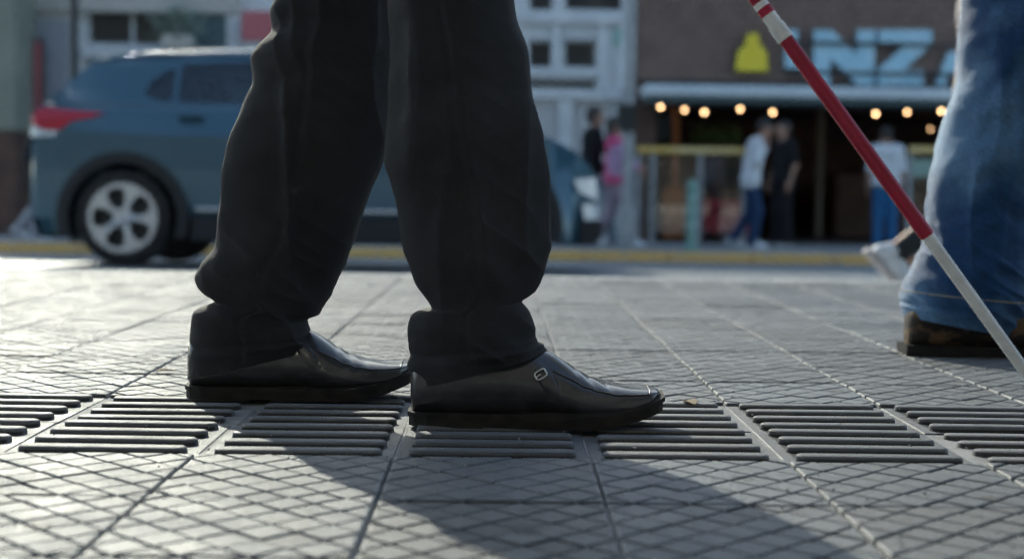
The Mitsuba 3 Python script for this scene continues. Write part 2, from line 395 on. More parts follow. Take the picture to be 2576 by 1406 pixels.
# ------------------------------------------------------------------ figures: a distance field and a surface drawn through it
class Field:
    def __init__(s, lo, hi, h):
        s.lo, s.h = np.asarray(lo, float), h
        s.n = np.ceil((np.asarray(hi)-s.lo)/h).astype(int)+1
        s.F = np.full(s.n, .1, np.float32)
        s.ax = [s.lo[a]+np.arange(s.n[a])*h for a in range(3)]
    def sub(s, lo, hi):
        a = np.maximum(np.floor((np.asarray(lo)-s.lo)/s.h).astype(int), 0); b = np.minimum(np.ceil((np.asarray(hi)-s.lo)/s.h).astype(int)+1, s.n)
        sl = tuple(slice(x, y) for x, y in zip(a, b))
        return sl, np.meshgrid(*[s.ax[i][sl[i]] for i in range(3)], indexing='ij')
    def cone(s, a, b, ra, rb, k=.03, cut=False, flat=None):
        a, b = np.asarray(a, float), np.asarray(b, float); m = max(ra, rb)+.06
        sl, (X, Y, Z) = s.sub(np.minimum(a, b)-m, np.maximum(a, b)+m)
        if X.size == 0: return
        ba = b-a; l2 = max(ba @ ba, 1e-9)
        px, py, pz = X-a[0], Y-a[1], Z-a[2]
        t = np.clip((px*ba[0]+py*ba[1]+pz*ba[2])/l2, 0, 1)
        d = np.sqrt((px-t*ba[0])**2+(py-t*ba[1])**2+(pz-t*ba[2])**2)-(ra+(rb-ra)*t)
        s.join(sl, d, k, cut)
    def ell(s, c, r, k=.03, cut=False):
        c, r = np.asarray(c, float), np.asarray(r, float)
        sl, (X, Y, Z) = s.sub(c-r-.06, c+r+.06)
        if X.size == 0: return
        q = np.sqrt(((X-c[0])/r[0])**2+((Y-c[1])/r[1])**2+((Z-c[2])/r[2])**2)
        s.join(sl, (q-1)*r.min(), k, cut)
    def join(s, sl, d, k, cut):
        f = s.F[sl]
        if cut: f, d = -f, d
        h = np.maximum(k-np.abs(f-d), 0)/k
        o = np.minimum(f, d)-h*h*k*.25
        s.F[sl] = -o if cut else o
    def halfspace(s, n, c):
        """Keep where n.p < c."""
        X, Y, Z = np.meshgrid(*s.ax, indexing='ij', sparse=True)
        s.F = np.maximum(s.F, (n[0]*X+n[1]*Y+n[2]*Z-c).astype(np.float32))
    def mesh(s, wr=0.0, freq=9.0, smooth=2):
        F = s.F; n = s.n; cn = n-1
        acc = np.zeros((cn.prod(), 3)); cnt = np.zeros(cn.prod()); quads = []
        st = np.array([cn[1]*cn[2], cn[2], 1])
        for a in range(3):
            b, c = (a+1) % 3, (a+2) % 3
            s0 = [slice(None)]*3; s1 = [slice(None)]*3; s0[a] = slice(0, -1); s1[a] = slice(1, None)
            f0, f1 = F[tuple(s0)], F[tuple(s1)]
            idx = np.argwhere((f0 < 0) != (f1 < 0))
            if not len(idx): continue
            v0, v1 = f0[tuple(idx.T)], f1[tuple(idx.T)]
            t = v0/(v0-v1); ins = v0 < 0
            ok = (idx[:, b] >= 1) & (idx[:, b] < n[b]-1) & (idx[:, c] >= 1) & (idx[:, c] < n[c]-1)
            idx, t, ins = idx[ok], t[ok], ins[ok]
            ids = {}
            for db in (0, 1):
                for dc in (0, 1):
                    cell = idx.copy(); cell[:, b] -= db; cell[:, c] -= dc
                    ci = cell @ st; ids[db, dc] = ci
                    pos = idx.astype(float); pos[:, a] += t
                    for q in range(3): acc[:, q] += np.bincount(ci, pos[:, q], len(acc))
                    cnt += np.bincount(ci, minlength=len(cnt))
            q = np.stack([ids[1, 1], ids[0, 1], ids[0, 0], ids[1, 0]], 1)
            q[~ins] = q[~ins][:, ::-1]
            quads.append(q)
        Q = np.vstack(quads); used = np.unique(Q); re = np.full(len(cnt), -1); re[used] = np.arange(len(used))
        V = acc[used]/cnt[used, None]*s.h+s.lo; Q = re[Q]
        m = trimesh.Trimesh(V, np.vstack([Q[:, [0, 1, 2]], Q[:, [0, 2, 3]]]), process=False)
        if m.volume < 0: m.invert()
        if smooth: trimesh.smoothing.filter_taubin(m, iterations=smooth*3)
        if wr:
            nrm = m.vertex_normals
            d = meshkit.fbm(np.asarray(m.vertices)*[freq, freq, freq*.55], 3)-.5
            m.vertices = m.vertices + nrm*(d*2*wr)[:, None]
        return m
def V3(*a): return np.array(a, float)
def unit(v): return np.asarray(v, float)/np.linalg.norm(v)

def hand(fd, wrist, d, n, side, curl=.45, s=1.0):
    """Palm, four unequal fingers and a thumb. d: towards the knuckles, n: the way the palm faces, side: towards the thumb."""
    d, n = unit(d), unit(n-np.dot(n, unit(d))*unit(d)); sd = np.cross(d, n); sd = sd if np.dot(sd, side) > 0 else -sd
    for o in (-.024, -.008, .008, .024):
        fd.cone(wrist+sd*o*.6, wrist+d*.085*s+sd*o, .016*s, .0125*s, .012)
    for o, L in zip((.028, .0095, -.0095, -.028), (.070, .078, .072, .056)):
        p = wrist+d*.085*s+sd*o*s; ang = curl*.5
        for seg, r in ((.45, .0098), (.32, .0090), (.23, .0083)):
            q = p+(d*math.cos(ang)+n*math.sin(ang))*L*s*seg
            fd.cone(p, q, r*s, (r-.0005)*s, .005); p = q; ang += curl
    p = wrist+d*.025*s+sd*.022*s; q = p+unit(d*.65+sd*.75+n*.25)*.045*s; r_ = q+unit(d*.9+sd*.15+n*.4)*.032*s
    fd.cone(p, q, .0145*s, .011*s, .012); fd.cone(q, r_, .0105*s, .0088*s, .006)

def person(key_label, loc, heading, height, look, pose, group=None, fields=('trousers', 'shoes'), vox=.008):
    s = height/1.72; sd = {'R': -1, 'L': 1}
    key = thing('person', key_label, 'person', group)
    lean = pose.get('lean', 0.0); side_lean = pose.get('tilt', 0.0)
    def tl(p):                                   # the trunk bends at the hips
        p = V3(*p); z = max(p[2]-.95, 0)
        return (p+V3(math.sin(lean)*z, math.sin(side_lean)*z, -(1-math.cos(lean))*z))*s
    sh = {k: tl((0, sd[k]*.175, 1.405)) for k in 'RL'}; hip = {k: V3(0, sd[k]*.09, .93)*s for k in 'RL'}
    arm = {k: [V3(*q)*s for q in pose.get('arm'+k, ((-.03, sd[k]*.235, 1.13), (.05, sd[k]*.24, .89)))] for k in 'RL'}
    leg = {k: pose.get('leg'+k, ((.015, sd[k]*.095, .50), (-.02, sd[k]*.10, .085), 0.0)) for k in 'RL'}
    kn = {k: V3(*leg[k][0])*s for k in 'RL'}; an = {k: V3(*leg[k][1])*s for k in 'RL'}
    hc = tl((.02+pose.get('head', (0, 0))[0], pose.get('head', (0, 0))[1], 1.60)); nod = pose.get('nod', 0.0); turn = pose.get('turn', 0.0)
    fx = V3(math.cos(turn)*math.cos(nod), math.sin(turn)*math.cos(nod), -math.sin(nod)); fy = V3(-math.sin(turn), math.cos(turn), 0); fz = np.cross(fx, fy)
    H = lambda x, y, z: hc+(fx*x+fy*y+fz*z)*s
    allp = [hc+[0, 0, .16*s]]+[sh[k] for k in 'RL']+[q for k in 'RL' for q in arm[k]]+[hip[k] for k in 'RL']+[kn[k] for k in 'RL']+[an[k]-V3(0, 0, .1) for k in 'RL']
    lo, hi = np.min(allp, 0)-.24, np.max(allp, 0)+.24
    lo[2] = min(lo[2], np.min([an[k][2] for k in 'RL'])-.16)
    c, sn = math.cos(heading), math.sin(heading)
    def world(m):
        v = np.asarray(m.vertices); m.vertices = np.stack([v[:, 0]*c-v[:, 1]*sn+loc[0], v[:, 0]*sn+v[:, 1]*c+loc[1], v[:, 2]+loc[2]], 1); return m
    # --- body
    f = Field(lo, hi, vox)
    def trunk(f, e):
        f.cone(hip['L'], hip['R'], .098*s+e, .098*s+e, .05)
        f.cone(tl((0, -.05, 1.0)), tl((0, -.06, 1.12)), .098*s+e, .094*s+e, .05); f.cone(tl((0, .05, 1.0)), tl((0, .06, 1.12)), .098*s+e, .094*s+e, .05)
        for q in (-1, 1): f.cone(tl((0, q*.06, 1.12)), tl((0, q*.085, 1.30)), .094*s+e, .102*s+e, .05)
        f.cone(sh['L']+V3(0, -.01, 0), sh['R']+V3(0, .01, 0), .062*s+e, .062*s+e, .06)
        f.cone(tl((-.01, -.06, 1.37)), tl((-.01, .06, 1.37)), .085*s+e, .085*s+e, .06)
    trunk(f, 0)
    f.cone(tl((-.005, 0, 1.42)), hc-[.0, 0, .06*s], .062*s, .054*s, .04)
    f.ell(H(-.012, 0, .035), V3(.098, .078, .098)*s, .03); f.cone(H(.03, 0, -.03), H(.042, 0, -.085), .062*s, .036*s, .04)
    f.cone(H(.088, 0, .012), H(.108, 0, -.022), .009*s, .0145*s, .012); f.cone(H(.072, -.018, -.06), H(.072, .018, -.06), .0125*s, .0125*s, .01)
    for q in (-1, 1):
        f.ell(H(0, q*.082, .0), V3(.024, .012, .032)*s, .012); f.ell(H(.098, q*.033, .014), V3(.014, .017, .011)*s, .014, cut=True)
        f.cone(H(.082, q*.05, .034), H(.09, q*.018, .032), .009*s, .009*s, .012)
    for k in 'RL':
        el, wr = arm[k]
        f.cone(sh[k], el, .052*s, .040*s, .04); f.cone(el, wr, .041*s, .026*s, .02)
        hd = pose.get('hand'+k, {})
        hand(f, wr, hd.get('d', wr-el), V3(*hd.get('n', (.1, -sd[k], 0))), V3(*hd.get('side', (1, 0, 0.2))), hd.get('curl', .4), s)
        g_ = pose.get('slim', 1.0)
        f.cone(hip[k], kn[k], (.085 if g_ == 1 else .07)*s, .055*s*g_, .05); f.cone(kn[k], an[k], .055*s*g_, .036*s*g_, .03)
        f.cone(an[k], an[k]+(V3(0.08, 0, -.02) if g_ == 1 else V3(.03, 0, -.03))*s, .036*s*g_, .03*s*g_, .02)
    part(key, 'body', world(f.mesh(smooth=1)), look.get('skin', 'skin'), True)
    for q in (-1, 1): part(key, 'eye', world(trimesh.creation.icosphere(2, .0125*s).apply_translation(H(.083, q*.033, .014))), 'eye_white', True)
    # --- hair
    g = Field(hc-.22*s-V3(0, 0, .2*s), hc+.22*s, vox)
    g.ell(H(-.022, 0, .045), V3(.104, .088, .100)*s, .02)
    if look.get('hair') == 'long':
        for q in (-1, 0, 1): g.cone(H(-.06, q*.05, .03), H(-.075, q*.055, -.17), .045*s, .035*s, .03)
    else:
        g.cone(H(-.06, -.03, -.02), H(-.06, .03, -.02), .05*s, .05*s, .03)
    g.ell(H(.085, 0, -.025), V3(.075, .075, .09)*s, .02, cut=True)
    part(key, 'hair', world(g.mesh(.004, 40)), 'hair_dark', True)
    # --- clothes
    f = Field(lo, hi, vox); trunk(f, .016)
    top = look['top']; sl = look.get('sleeve', 1.0)
    for k in 'RL':
        el, wr = arm[k]
        f.cone(sh[k], el if sl > .5 else sh[k]+(el-sh[k])*sl*2, .064*s, .054*s, .04)
        if sl > .5: f.cone(el, el+(wr-el)*(sl-.5)*2, .054*s, .040*s, .03)
    hem = look.get('hem', .90)*s
    f.cone(V3(0, -.07*s, hem), V3(0, .07*s, hem), .115*s, .115*s, .06); f.cone(V3(0, -.06*s, hem+.1), V3(0, .06*s, hem+.1), .118*s, .118*s, .06)
    f.halfspace((0, 0, -1), -hem)
    f.ell(tl((.03, 0, 1.50)), V3(.075, .075, .07)*s, .01, cut=True)
    part(key, look.get('topname', 'shirt'), world(f.mesh(.006, 9)), top, True)
    if 'jacket_open' in look:
        g = Field(lo, hi, vox)
        for q in (-1, 1):
            g.cone(tl((.0, q*.12, 1.36)), tl((.0, q*.12, 1.0)), .10*s, .11*s, .03); g.cone(sh['L' if q > 0 else 'R'], arm['L' if q > 0 else 'R'][0], .07*s, .06*s, .04)
            g.cone(*(lambda e, w: (e, e+(w-e)*.92))(*arm['L' if q > 0 else 'R']), .06*s, .045*s, .03)
        g.ell(tl((.16, 0, 1.15)), V3(.16, .09, .4)*s, .02, cut=True); g.halfspace((0, 0, -1), -.86*s)
        part(key, 'jacket', world(g.mesh(.006, 9)), look['jacket_open'], True)
    if 'trousers' in fields:
        f = Field(lo, hi, vox)
        w = look.get('wide', 0.0)
        f.cone(hip['L']+V3(0, -.01, .03), hip['R']+V3(0, .01, .03), .108*s, .108*s, .05)
        for k in 'RL':
            f.cone(hip[k], kn[k], .100*s, (.072+w*.5)*s, .05); f.cone(kn[k], an[k]-V3(0, 0, .02)*s, (.072+w*.5)*s, (.062+w)*s, .04)
        f.halfspace((0, 0, 1), 1.01*s)
        for k in 'RL':
            u = unit(an[k]-kn[k]); q = an[k]+u*.02*s
            if leg[k][2] < .3: pass
        f.halfspace((0, 0, -1), -.035*s)
        part(key, 'trousers', world(f.mesh(.007, 9)), look['bottom'], True)
    if 'shoes' in fields:
        for k in 'RL':
            pitch, yaw = leg[k][2], (leg[k][3] if len(leg[k]) > 3 else sd[k]*.12)
            g = Field((-.14, -.12, -.12), (.30, .12, .10), .006)
            g.cone((-.035, 0, -.035), (.09, 0, -.045), .040*s, .044*s, .03); g.cone((.09, 0, -.045), (.165, 0, -.055), .044*s, .031*s, .03); g.cone((0, 0, .015), (.06, 0, -.03), .046*s, .042*s, .03)
            g.halfspace((0, 0, -1), .072*s); g.halfspace((0, 0, 1), .03)
            up_ = g.mesh(smooth=1)
            o = Polygon([(-.085, -.03), (-.07, -.042), (0, -.042), (.1, -.052), (.15, -.048), (.195, -.022), (.203, 0), (.195, .022), (.15, .048), (.1, .052), (0, .042), (-.07, .042), (-.085, .03)]).buffer(.004)
            so = trimesh.creation.extrude_polygon(o, .026, engine='earcut'); so.apply_scale(s); so.apply_translation([0, 0, -.085*s])
            R = trimesh.transformations.rotation_matrix(yaw, [0, 0, 1]) @ trimesh.transformations.rotation_matrix(pitch, [0, 1, 0]); R[:3, 3] = an[k]
            up_.apply_transform(R); so.apply_transform(R)
            sk = part(key, 'shoe', world(up_), look.get('shoe', 'shoe_dark'), True)
            part(sk, 'sole', world(so), look.get('sole', 'sneaker_white'))
    return key

# ------------------------------------------------------------------ the man in black with the cane
def trouser_leg(pairs, Y0, Y1, deep, n=300, m=150, seed=0, amp=.0075):
    """A trouser leg round its measured front and back edges; it stands at Y0 at the hem and Y1 at the hip."""
    pr = np.array(pairs, float); k = len(pr)
    t = np.concatenate([[0], np.cumsum(np.hypot(np.diff((pr[:, 0]+pr[:, 2])/2), np.diff((pr[:, 1]+pr[:, 3])/2))+6)])
    tt = np.linspace(0, t[-1], n)
    ipl = [PchipInterpolator(t, pr[:, q])(tt) for q in range(4)]
    th = np.arange(m)*2*np.pi/m; ct, st = np.cos(th), np.sin(th)
    ex = 2/2.0
    sx, sy = np.sign(ct)*np.abs(ct)**ex, np.sign(st)*np.abs(st)**ex
    R = []
    for i in range(n):
        ym = (ipl[1][i]+ipl[3][i])/2
        w = np.clip((1075-ym)/1750, 0, 1); Y = Y0+(Y1-Y0)*w
        A, B = spot(ipl[0][i], ipl[1][i], Y), spot(ipl[2][i], ipl[3][i], Y)
        c, h = (A+B)/2, (B-A)/2; ry = np.interp(c[2], [0, .12, .35, .6, .9], deep)
        R.append(c+sx[:, None]*h+sy[:, None]*V3(0, -ry, 0))
    R = np.array(R)
    # folds: diagonal drags and sagging rings, stronger towards the break above the shoe
    P = R.reshape(-1, 3); ctr = R.mean(1, keepdims=True)
    out = R-ctr; ln = np.linalg.norm(out, axis=2, keepdims=True); out = out/ln
    z = P[:, 2]; low = np.clip((.30-z)/.22, 0, 1)
    q = np.stack([P[:, 0]*7+z*5+seed, P[:, 1]*7, z*13-P[:, 0]*6], 1)
    d1 = meshkit.fbm(q, 3, seed)-.5
    d2 = (1-np.abs(2*meshkit.noise(np.stack([P[:, 0]*9, P[:, 1]*9+seed, z*34+P[:, 0]*22], 1), seed+5)-1))**2-.35
    d3 = (1-np.abs(2*meshkit.noise(np.stack([P[:, 0]*24+seed, P[:, 1]*16, z*3.2+P[:, 0]*3], 1), seed+9)-1))**3-.25
    D = amp*(1.9*d1 + low*.8*d2 + (1-low)*.7*d3 + .10*d2)
    side = np.abs(np.broadcast_to(st, (n, m))).reshape(-1)          # less at the measured edges
    D = D*(.28+.9*side)
    D = D.reshape(n, m)+.0012*np.exp(-((th[None]-np.pi/2+.10*np.sin(np.arange(n)/40)[:, None])/.05)**2)-.0010*np.exp(-((th[None]-np.pi/2-.11+.10*np.sin(np.arange(n)/40)[:, None])/.04)**2)   # outer seam
    ii = np.arange(n)[:, None]; D = D+.0010*np.exp(-((ii-7)/1.2)**2)*(ii < 20)-.0012*np.exp(-((ii-10)/1.0)**2)      # turned-up hem
    D = D[:, :, None]
    ends = np.clip(np.minimum(np.arange(n), 6)/6, 0.4, 1)[:, None, None]
    return R+out*D*ends*1.6
FY = on_level(1250, 1083)[1]+.047
BY = on_level(700, 1012)[1]+.047
MY = (FY+BY)/2
front_pairs = [(1042,972,1378,882),(1034,920,1366,868),(1024,860,1346,846),(1022,830,1341,815),(1030,796,1333,793),(1050,781,1322,772),(1086,776,1313,758),(1080,764,1330,748),
    (1062,738,1350,732),(1037,682,1367,690),(1013,599,1385,620),(997,507,1384,535),(985,455,1379,465),(970,400,1370,397),(975,330,1354,315),(982,231,1337,231),(985,129,1328,129),
    (980,30,1299,30),(915,-200,1275,-200),(850,-500,1250,-500),(765,-800,1215,-800)]
back_pairs = [(474,950,800,874),(478,910,796,862),(481,870,789,848),(485,820,778,825),(490,785,768,806),(515,768,775,800),(541,757,800,792),(530,748,810,778),(517,741,823,757),
    (500,715,842,718),(495,698,855,690),(517,658,875,640),(545,618,890,602),(549,579,905,560),(561,480,936,480),(572,410,960,425),(585,341,978,350),(600,300,984,300),(616,255,988,250),
    (637,198,992,190),(633,149,995,149),(646,122,996,122),(686,76,998,70),(684,33,1000,30),(695,0,1005,0),(700,-200,1060,-200),(735,-500,1150,-500),(765,-800,1215,-800)]
Lf = trouser_leg(front_pairs, FY, MY-.085, [.050, .054, .066, .072, .090], seed=1)
Lb = trouser_leg(back_pairs, BY, MY+.085, [.050, .052, .060, .066, .090], seed=2)
hip_c = (Lf[-1].mean(0)+Lb[-1].mean(0))/2
fd = Field(hip_c-.32, hip_c+[.32, .32, .30], .008)
for q in (-1, 1): fd.cone(hip_c+[0, q*.085, -.10], hip_c+[0, q*.075, .05], .10, .105, .05)
fd.ell(hip_c+[-.03, 0, -.02], (.125, .165, .12), .05); fd.halfspace((0, 0, 1), hip_c[2]+.07)
trs = man(rings(Lf))+man(rings(Lb))+man(fd.mesh(.004))
HIPX = hip_c[0]; HZ = hip_c[2]
# the figure that wears them
cane_a, cane_b = spot(2590, 950, 1.46), spot(1905, 0, 1.50)
cd = unit(cane_b-cane_a)
tip = cane_a-cd*((cane_a[2]-.004)/cd[2])
def cane_at(z): return tip+cd*((z-tip[2])/cd[2])
grip = cane_at(.955)
loc = (HIPX, MY, 0.0)
L0 = lambda p: np.asarray(p, float)-np.array(loc)
wr = L0(grip)+V3(-.055, .028, .035)
def mid(L, z):
    c = L.mean(1); return c[int(np.argmin(abs(c[:, 2]-z)))]
fk_, fa, bk_, ba = mid(Lf, .46), mid(Lf, .13), mid(Lb, .46), mid(Lb, .13)
man_pose = dict(armR=((-.17, -.255, 1.155), tuple(wr)), armL=((-.06, .26, 1.13), (.05, .27, .90)), handR=dict(d=(.75, -.25, -.62), n=(-.1, -.9, .2), side=(.5, 0, .8), curl=1.0),
                legR=(tuple(L0(fk_)), tuple(L0(fa)+V3(.01, 0, -.035)), 0.0), legL=(tuple(L0(bk_)), tuple(L0(ba)+V3(.01, 0, -.035)), 0.0), lean=.05, slim=.8)
walker = person('man in black trousers and black leather shoes walking across the tactile paving with a cane', loc, 0.0, 1.72,
                dict(top='black_coat', topname='coat', hem=.80), man_pose, fields=())
part(walker, 'trousers', unman(trs), 'black_twill', 38)
def dress_shoe(name, origin, yaw, mirror):
    """A square-toed leather shoe; x runs from the heel to the toe."""
    L = .297
    st = np.array([ # x, bottom, top, half width, sideways shift, squareness
        (.000, .018, .070, .018, 0, 2.2), (.004, .014, .080, .027, 0, 2.3), (.018, .0125, .088, .033, 0, 2.5), (.05, .0125, .092, .036, 0, 2.6), (.09, .0125, .096, .037, 0, 2.6), (.125, .0115, .098, .039, .001, 2.5),
        (.158, .011, .089, .043, .003, 2.5), (.185, .011, .073, .047, .004, 2.7), (.210, .012, .0585, .0485, .004, 2.9), (.236, .0155, .050, .047, .002, 3.1), (.258, .019, .0475, .043, 0, 3.4),
        (.276, .023, .047, .037, -.002, 3.8), (.287, .026, .0465, .031, -.004, 3.8), (.2915, .0275, .0445, .028, -.004, 3.2), (.2930, .030, .041, .024, -.004, 2.6)])
    xs = np.concatenate([np.linspace(0, .02, 10), np.linspace(.026, .27, 60), np.linspace(.274, .293, 16)])
    C = [PchipInterpolator(st[:, 0], st[:, q])(xs) for q in range(1, 6)]
    th = np.arange(64)*2*np.pi/64
    R = []
    for i, x in enumerate(xs):
        e = 2/C[4][i]; cy, cz = np.cos(th), np.sin(th)
        y = np.sign(cy)*np.abs(cy)**e*C[2][i]; z = np.sign(cz)*np.abs(cz)**e
        top = np.clip(z, 0, 1); y = y*(1-.30*top**1.5*np.clip((x-.05)/.1, 0, 1)*np.clip((.24-x)/.05, .0, 1))
        zz = (C[0][i]+C[1][i])/2+z*(C[1][i]-C[0][i])/2
        R.append(np.stack([np.full(64, x)-.006*np.clip((x-.28)/.013, 0, 1)*(np.abs(cy)**2), (y+C[3][i])*mirror, zz], 1))
    R = np.array(R)
    P = R.reshape(-1, 3)
    crease = np.exp(-((P[:, 0]-.205-.35*np.abs(P[:, 1]))/.004)**2)+.8*np.exp(-((P[:, 0]-.190-.3*np.abs(P[:, 1]))/.0035)**2)+.6*np.exp(-((P[:, 0]-.222-.4*np.abs(P[:, 1]))/.004)**2)
    P[:, 2] -= crease*.0016*(P[:, 2] > .035); P[:, 2] += (meshkit.fbm(P*45, 3)-.5)*.0022
    upper = rings(R)
    ol = []
    for x, w, sft in ((-.004, .0, 0), (-.003, .018, 0), (.004, .030, 0), (.02, .038, 0), (.06, .041, 0), (.11, .041, .001), (.15, .046, .003), (.19, .0515, .004), (.22, .053, .004), (.25, .049, .001), (.275, .042, -.002), (.291, .034, -.004), (.297, .026, -.004)):
        ol.append((x, w, sft))
    o = [(x, (sf+w)*mirror) for x, w, sf in ol]+[(x, (sf-w)*mirror) for x, w, sf in ol[::-1]]
    pl = Polygon(o).buffer(0).segmentize(.008)
    def slabm(p, z0, z1):
        m = trimesh.creation.extrude_polygon(p, z1-z0, engine='earcut'); m.apply_translation([0, 0, z0]); m = m.subdivide()
        v = m.vertices.copy(); a = np.clip((v[:, 0]-.195)/.10, 0, 1.05); v[:, 2] += .023*a**2; m.vertices = v; return m
    welt = slabm(pl, .0115, .0170); sole = slabm(pl.buffer(-.0025).intersection(sbox(.085, -1, 1, 1)), .0015, .0115)
    heel = slabm(pl.buffer(-.0015).intersection(sbox(-1, -1, .086, 1)), .001, .0115)
    # strap over the instep, buckle on the outer side
    band = []
    for x in np.linspace(.148, .170, 7):
        i = int(np.argmin(abs(xs-x))); ctr = R[i].mean(0); g = 1.0+.045*math.sin(math.pi*(x-.148)/.022)
        q = ctr+(R[i]-ctr)*g; q[:, 0] = x+(q[:, 2]-.06)*-.45; band.append(q)
    strap = rings(np.array(band))
    by = -(.0415-.003) if mirror > 0 else .0415
    fr = [(.159+.0085*a, -.0445*1 if False else 0, .058+.0055*b) for a, b in ((-1, -1), (1, -1), (1, 1), (-1, 1), (-1, -1))]
    ang = np.linspace(0, 2*np.pi, 25)
    loop = np.stack([.152+.0068*np.sign(np.cos(ang))*np.abs(np.cos(ang))**.55, np.zeros(25), .0655+.0046*np.sign(np.sin(ang))*np.abs(np.sin(ang))**.55], 1)
    tiltm = trimesh.transformations.rotation_matrix(-.55, [0, 1, 0], [.152, 0, .0655])
    loop = (loop @ tiltm[:3, :3].T)+tiltm[:3, 3]
    i = int(np.argmin(abs(xs-.152)))
    yy = np.interp(loop[:, 2], np.sort(R[i][R[i][:, 1] < 0][:, 2]), R[i][R[i][:, 1] < 0][np.argsort(R[i][R[i][:, 1] < 0][:, 2])][:, 1])
    loop[:, 1] = (yy-.0042)*mirror
    buckle = cat([tube(loop, .0012, 8), tube([loop[0]*.5+loop[12]*.5, loop[12]], .0009, 6)])
    ia, ib = 5, 27                                             # the apron seam runs round the toe
    sel = [q for q in range(len(xs)) if .165 < xs[q] < .280]
    path = [R[q][ia] for q in sel]+[R[sel[-1]][k_] for k_ in range(ia+2, ib-1, 2)]+[R[q][ib] for q in sel[::-1]]
    apron = tube(np.array(path)+[0, 0, .0006], .0012, 6)
    M = np.eye(4); c, s_ = math.cos(yaw), math.sin(yaw); M[:3, :3] = [[c, -s_, 0], [s_, c, 0], [0, 0, 1]]; M[:3, 3] = origin
    key = part(walker, name, upper.apply_transform(M), 'black_leather', 50)
    part(key, 'welt', welt.apply_transform(M), 'sole_rubber', 30); part(key, 'sole', sole.apply_transform(M), 'sole_rubber', 30); part(key, 'heel', heel.apply_transform(M), 'sole_rubber', 30)
    part(key, 'apron_seam', apron.apply_transform(M), 'black_leather', 50); part(key, 'strap', strap.apply_transform(M), 'black_leather', 50); part(key, 'buckle', buckle.apply_transform(M), 'buckle_metal', 50, label='small bright metal buckle')
hx = spot(1031, 1040, FY)[0]; bx = spot(474, 985, BY)[0]
dress_shoe('shoe', (hx+.002, FY, .0), -.02, 1)
dress_shoe('shoe', (bx+.002, BY, .0), .03, -1)

# ------------------------------------------------------------------ the cane
cane = thing('white_cane', 'white and red mobility cane slanting down to the right beside the man in black', 'cane')
j1 = spot(2342, 588, 1.475); j2 = spot(1972, 98, 1.50); j3 = spot(1912, 20, 1.50)
def on_cane(p): return tip+cd*((np.asarray(p)-tip) @ cd)
a1, a2 = on_cane(j1), on_cane(j2)
def seg(p, q, r0, r1, n=24): return rings([[p+(q-p)*t+rr*(math.cos(a)*ca+math.sin(a)*cb) for a in np.arange(n)*2*np.pi/n] for t, rr in ((0, r0*.9), (.004, r0), (.5, (r0+r1)/2), (.996, r1), (1, r1*.9))])
ca = unit(np.cross(cd, [0, 1, 0])); cb = np.cross(cd, ca)
part(cane, 'lower_tube', seg(tip+cd*.03, a1+cd*.004, .0060, .0068), 'cane_white', 40)
part(cane, 'red_sleeve', seg(a1, a2, .0080, .0080), 'cane_red', 40)
part(cane, 'upper_tube', seg(a2-cd*.004, grip-cd*.10, .0080, .0080), 'cane_white', 40)
part(cane, 'collar', seg(a2-cd*.002, a2+cd*.016, .0092, .0090), 'cane_white', 40)
for o in (.030, .046):
    part(cane, 'red_tape', seg(a2+cd*o, a2+cd*(o+.009), .0082, .0082), 'cane_red', 40)
part(cane, 'grip', seg(grip-cd*.10, grip+cd*.13, .0125, .0125), 'cane_grip', 40)
part(cane, 'tip', seg(tip, tip+cd*.035, .011, .009), 'nylon_tip', 40)

# ------------------------------------------------------------------ the walker in jeans at the right edge
JY = on_level(2420, 898)[1]+.05
jean_pairs = [(2277,794,2556,846),(2272,775,2572,815),(2270,758,2580,790),(2278,728,2585,755),(2291,690,2588,710),(2305,655,2590,670),(2322,620,2594,630),(2331,585,2600,585),(2337,540,2608,540),
    (2346,465,2622,465),(2354,420,2632,420),(2362,378,2642,378),(2372,330,2652,330),(2381,291,2660,290),(2396,240,2668,240),(2408,200,2680,200),(2414,165,2690,160),(2411,120,2694,120),(2413,80,2698,80),(2419,0,2710,0),(2470,-250,2790,-250),(2505,-500,2850,-500),(2540,-680,2880,-680)]
Jl = trouser_leg(jean_pairs, JY, JY+.09, [.085, .10, .095, .095, .10], seed=3, amp=.009)
jc = Jl[-1].mean(0); JH = jc[2]
jx, jy = jc[0], JY+.09
def leg2():
    R = []
    for i, t in enumerate(np.linspace(0, 1, 60)):
        a = np.array([jx+.40, jy+.09, .05]); k = np.array([jx+.22, jy+.09, .48]); h = np.array([jx, jy+.09, JH])
        c = a+(k-a)*min(t*2, 1)+(h-k)*max(t*2-1, 0); w = np.interp(t, [0, .12, .5, 1], [.125, .115, .095, .115])
        R.append([c+[w*math.cos(u), .9*w*math.sin(u), .02*math.cos(u)*(1-t)] for u in np.arange(64)*2*np.pi/64])
    return rings(R)
fd = Field(np.array([jx, jy, JH])-.34, np.array([jx, jy, JH])+[.34, .36, .30], .008)
for q in (0, 1): fd.cone([jx, jy-.05+q*.11, JH-.12], [jx, jy-.05+q*.10, JH+.06], .105, .105, .05)
fd.halfspace((0, 0, 1), JH+.10)
jeans = man(rings(Jl))+man(leg2())+man(fd.mesh(.004))
stroller = person('person in wide faded blue jeans and brown mottled shoes at the right edge', (jx, jy, 0), 0.0, 1.72*JH/.90, dict(top='cloth_grey', hem=.92, hair='long'),
    dict(legR=(tuple((mid(Jl, .46)-[jx, jy, 0])*.90/JH), tuple((mid(Jl, .12)-[jx, jy, 0])*.90/JH), 0.0), legL=((.20, .09, .48), (.36, .09, .09), 0.0), slim=.8, armR=((-.02, -.25, 1.14), (.10, -.24, .92)), armL=((-.08, .25, 1.14), (-.04, .26, .90))), fields=())
part(stroller, 'jeans', unman(jeans), 'faded_denim', 38)
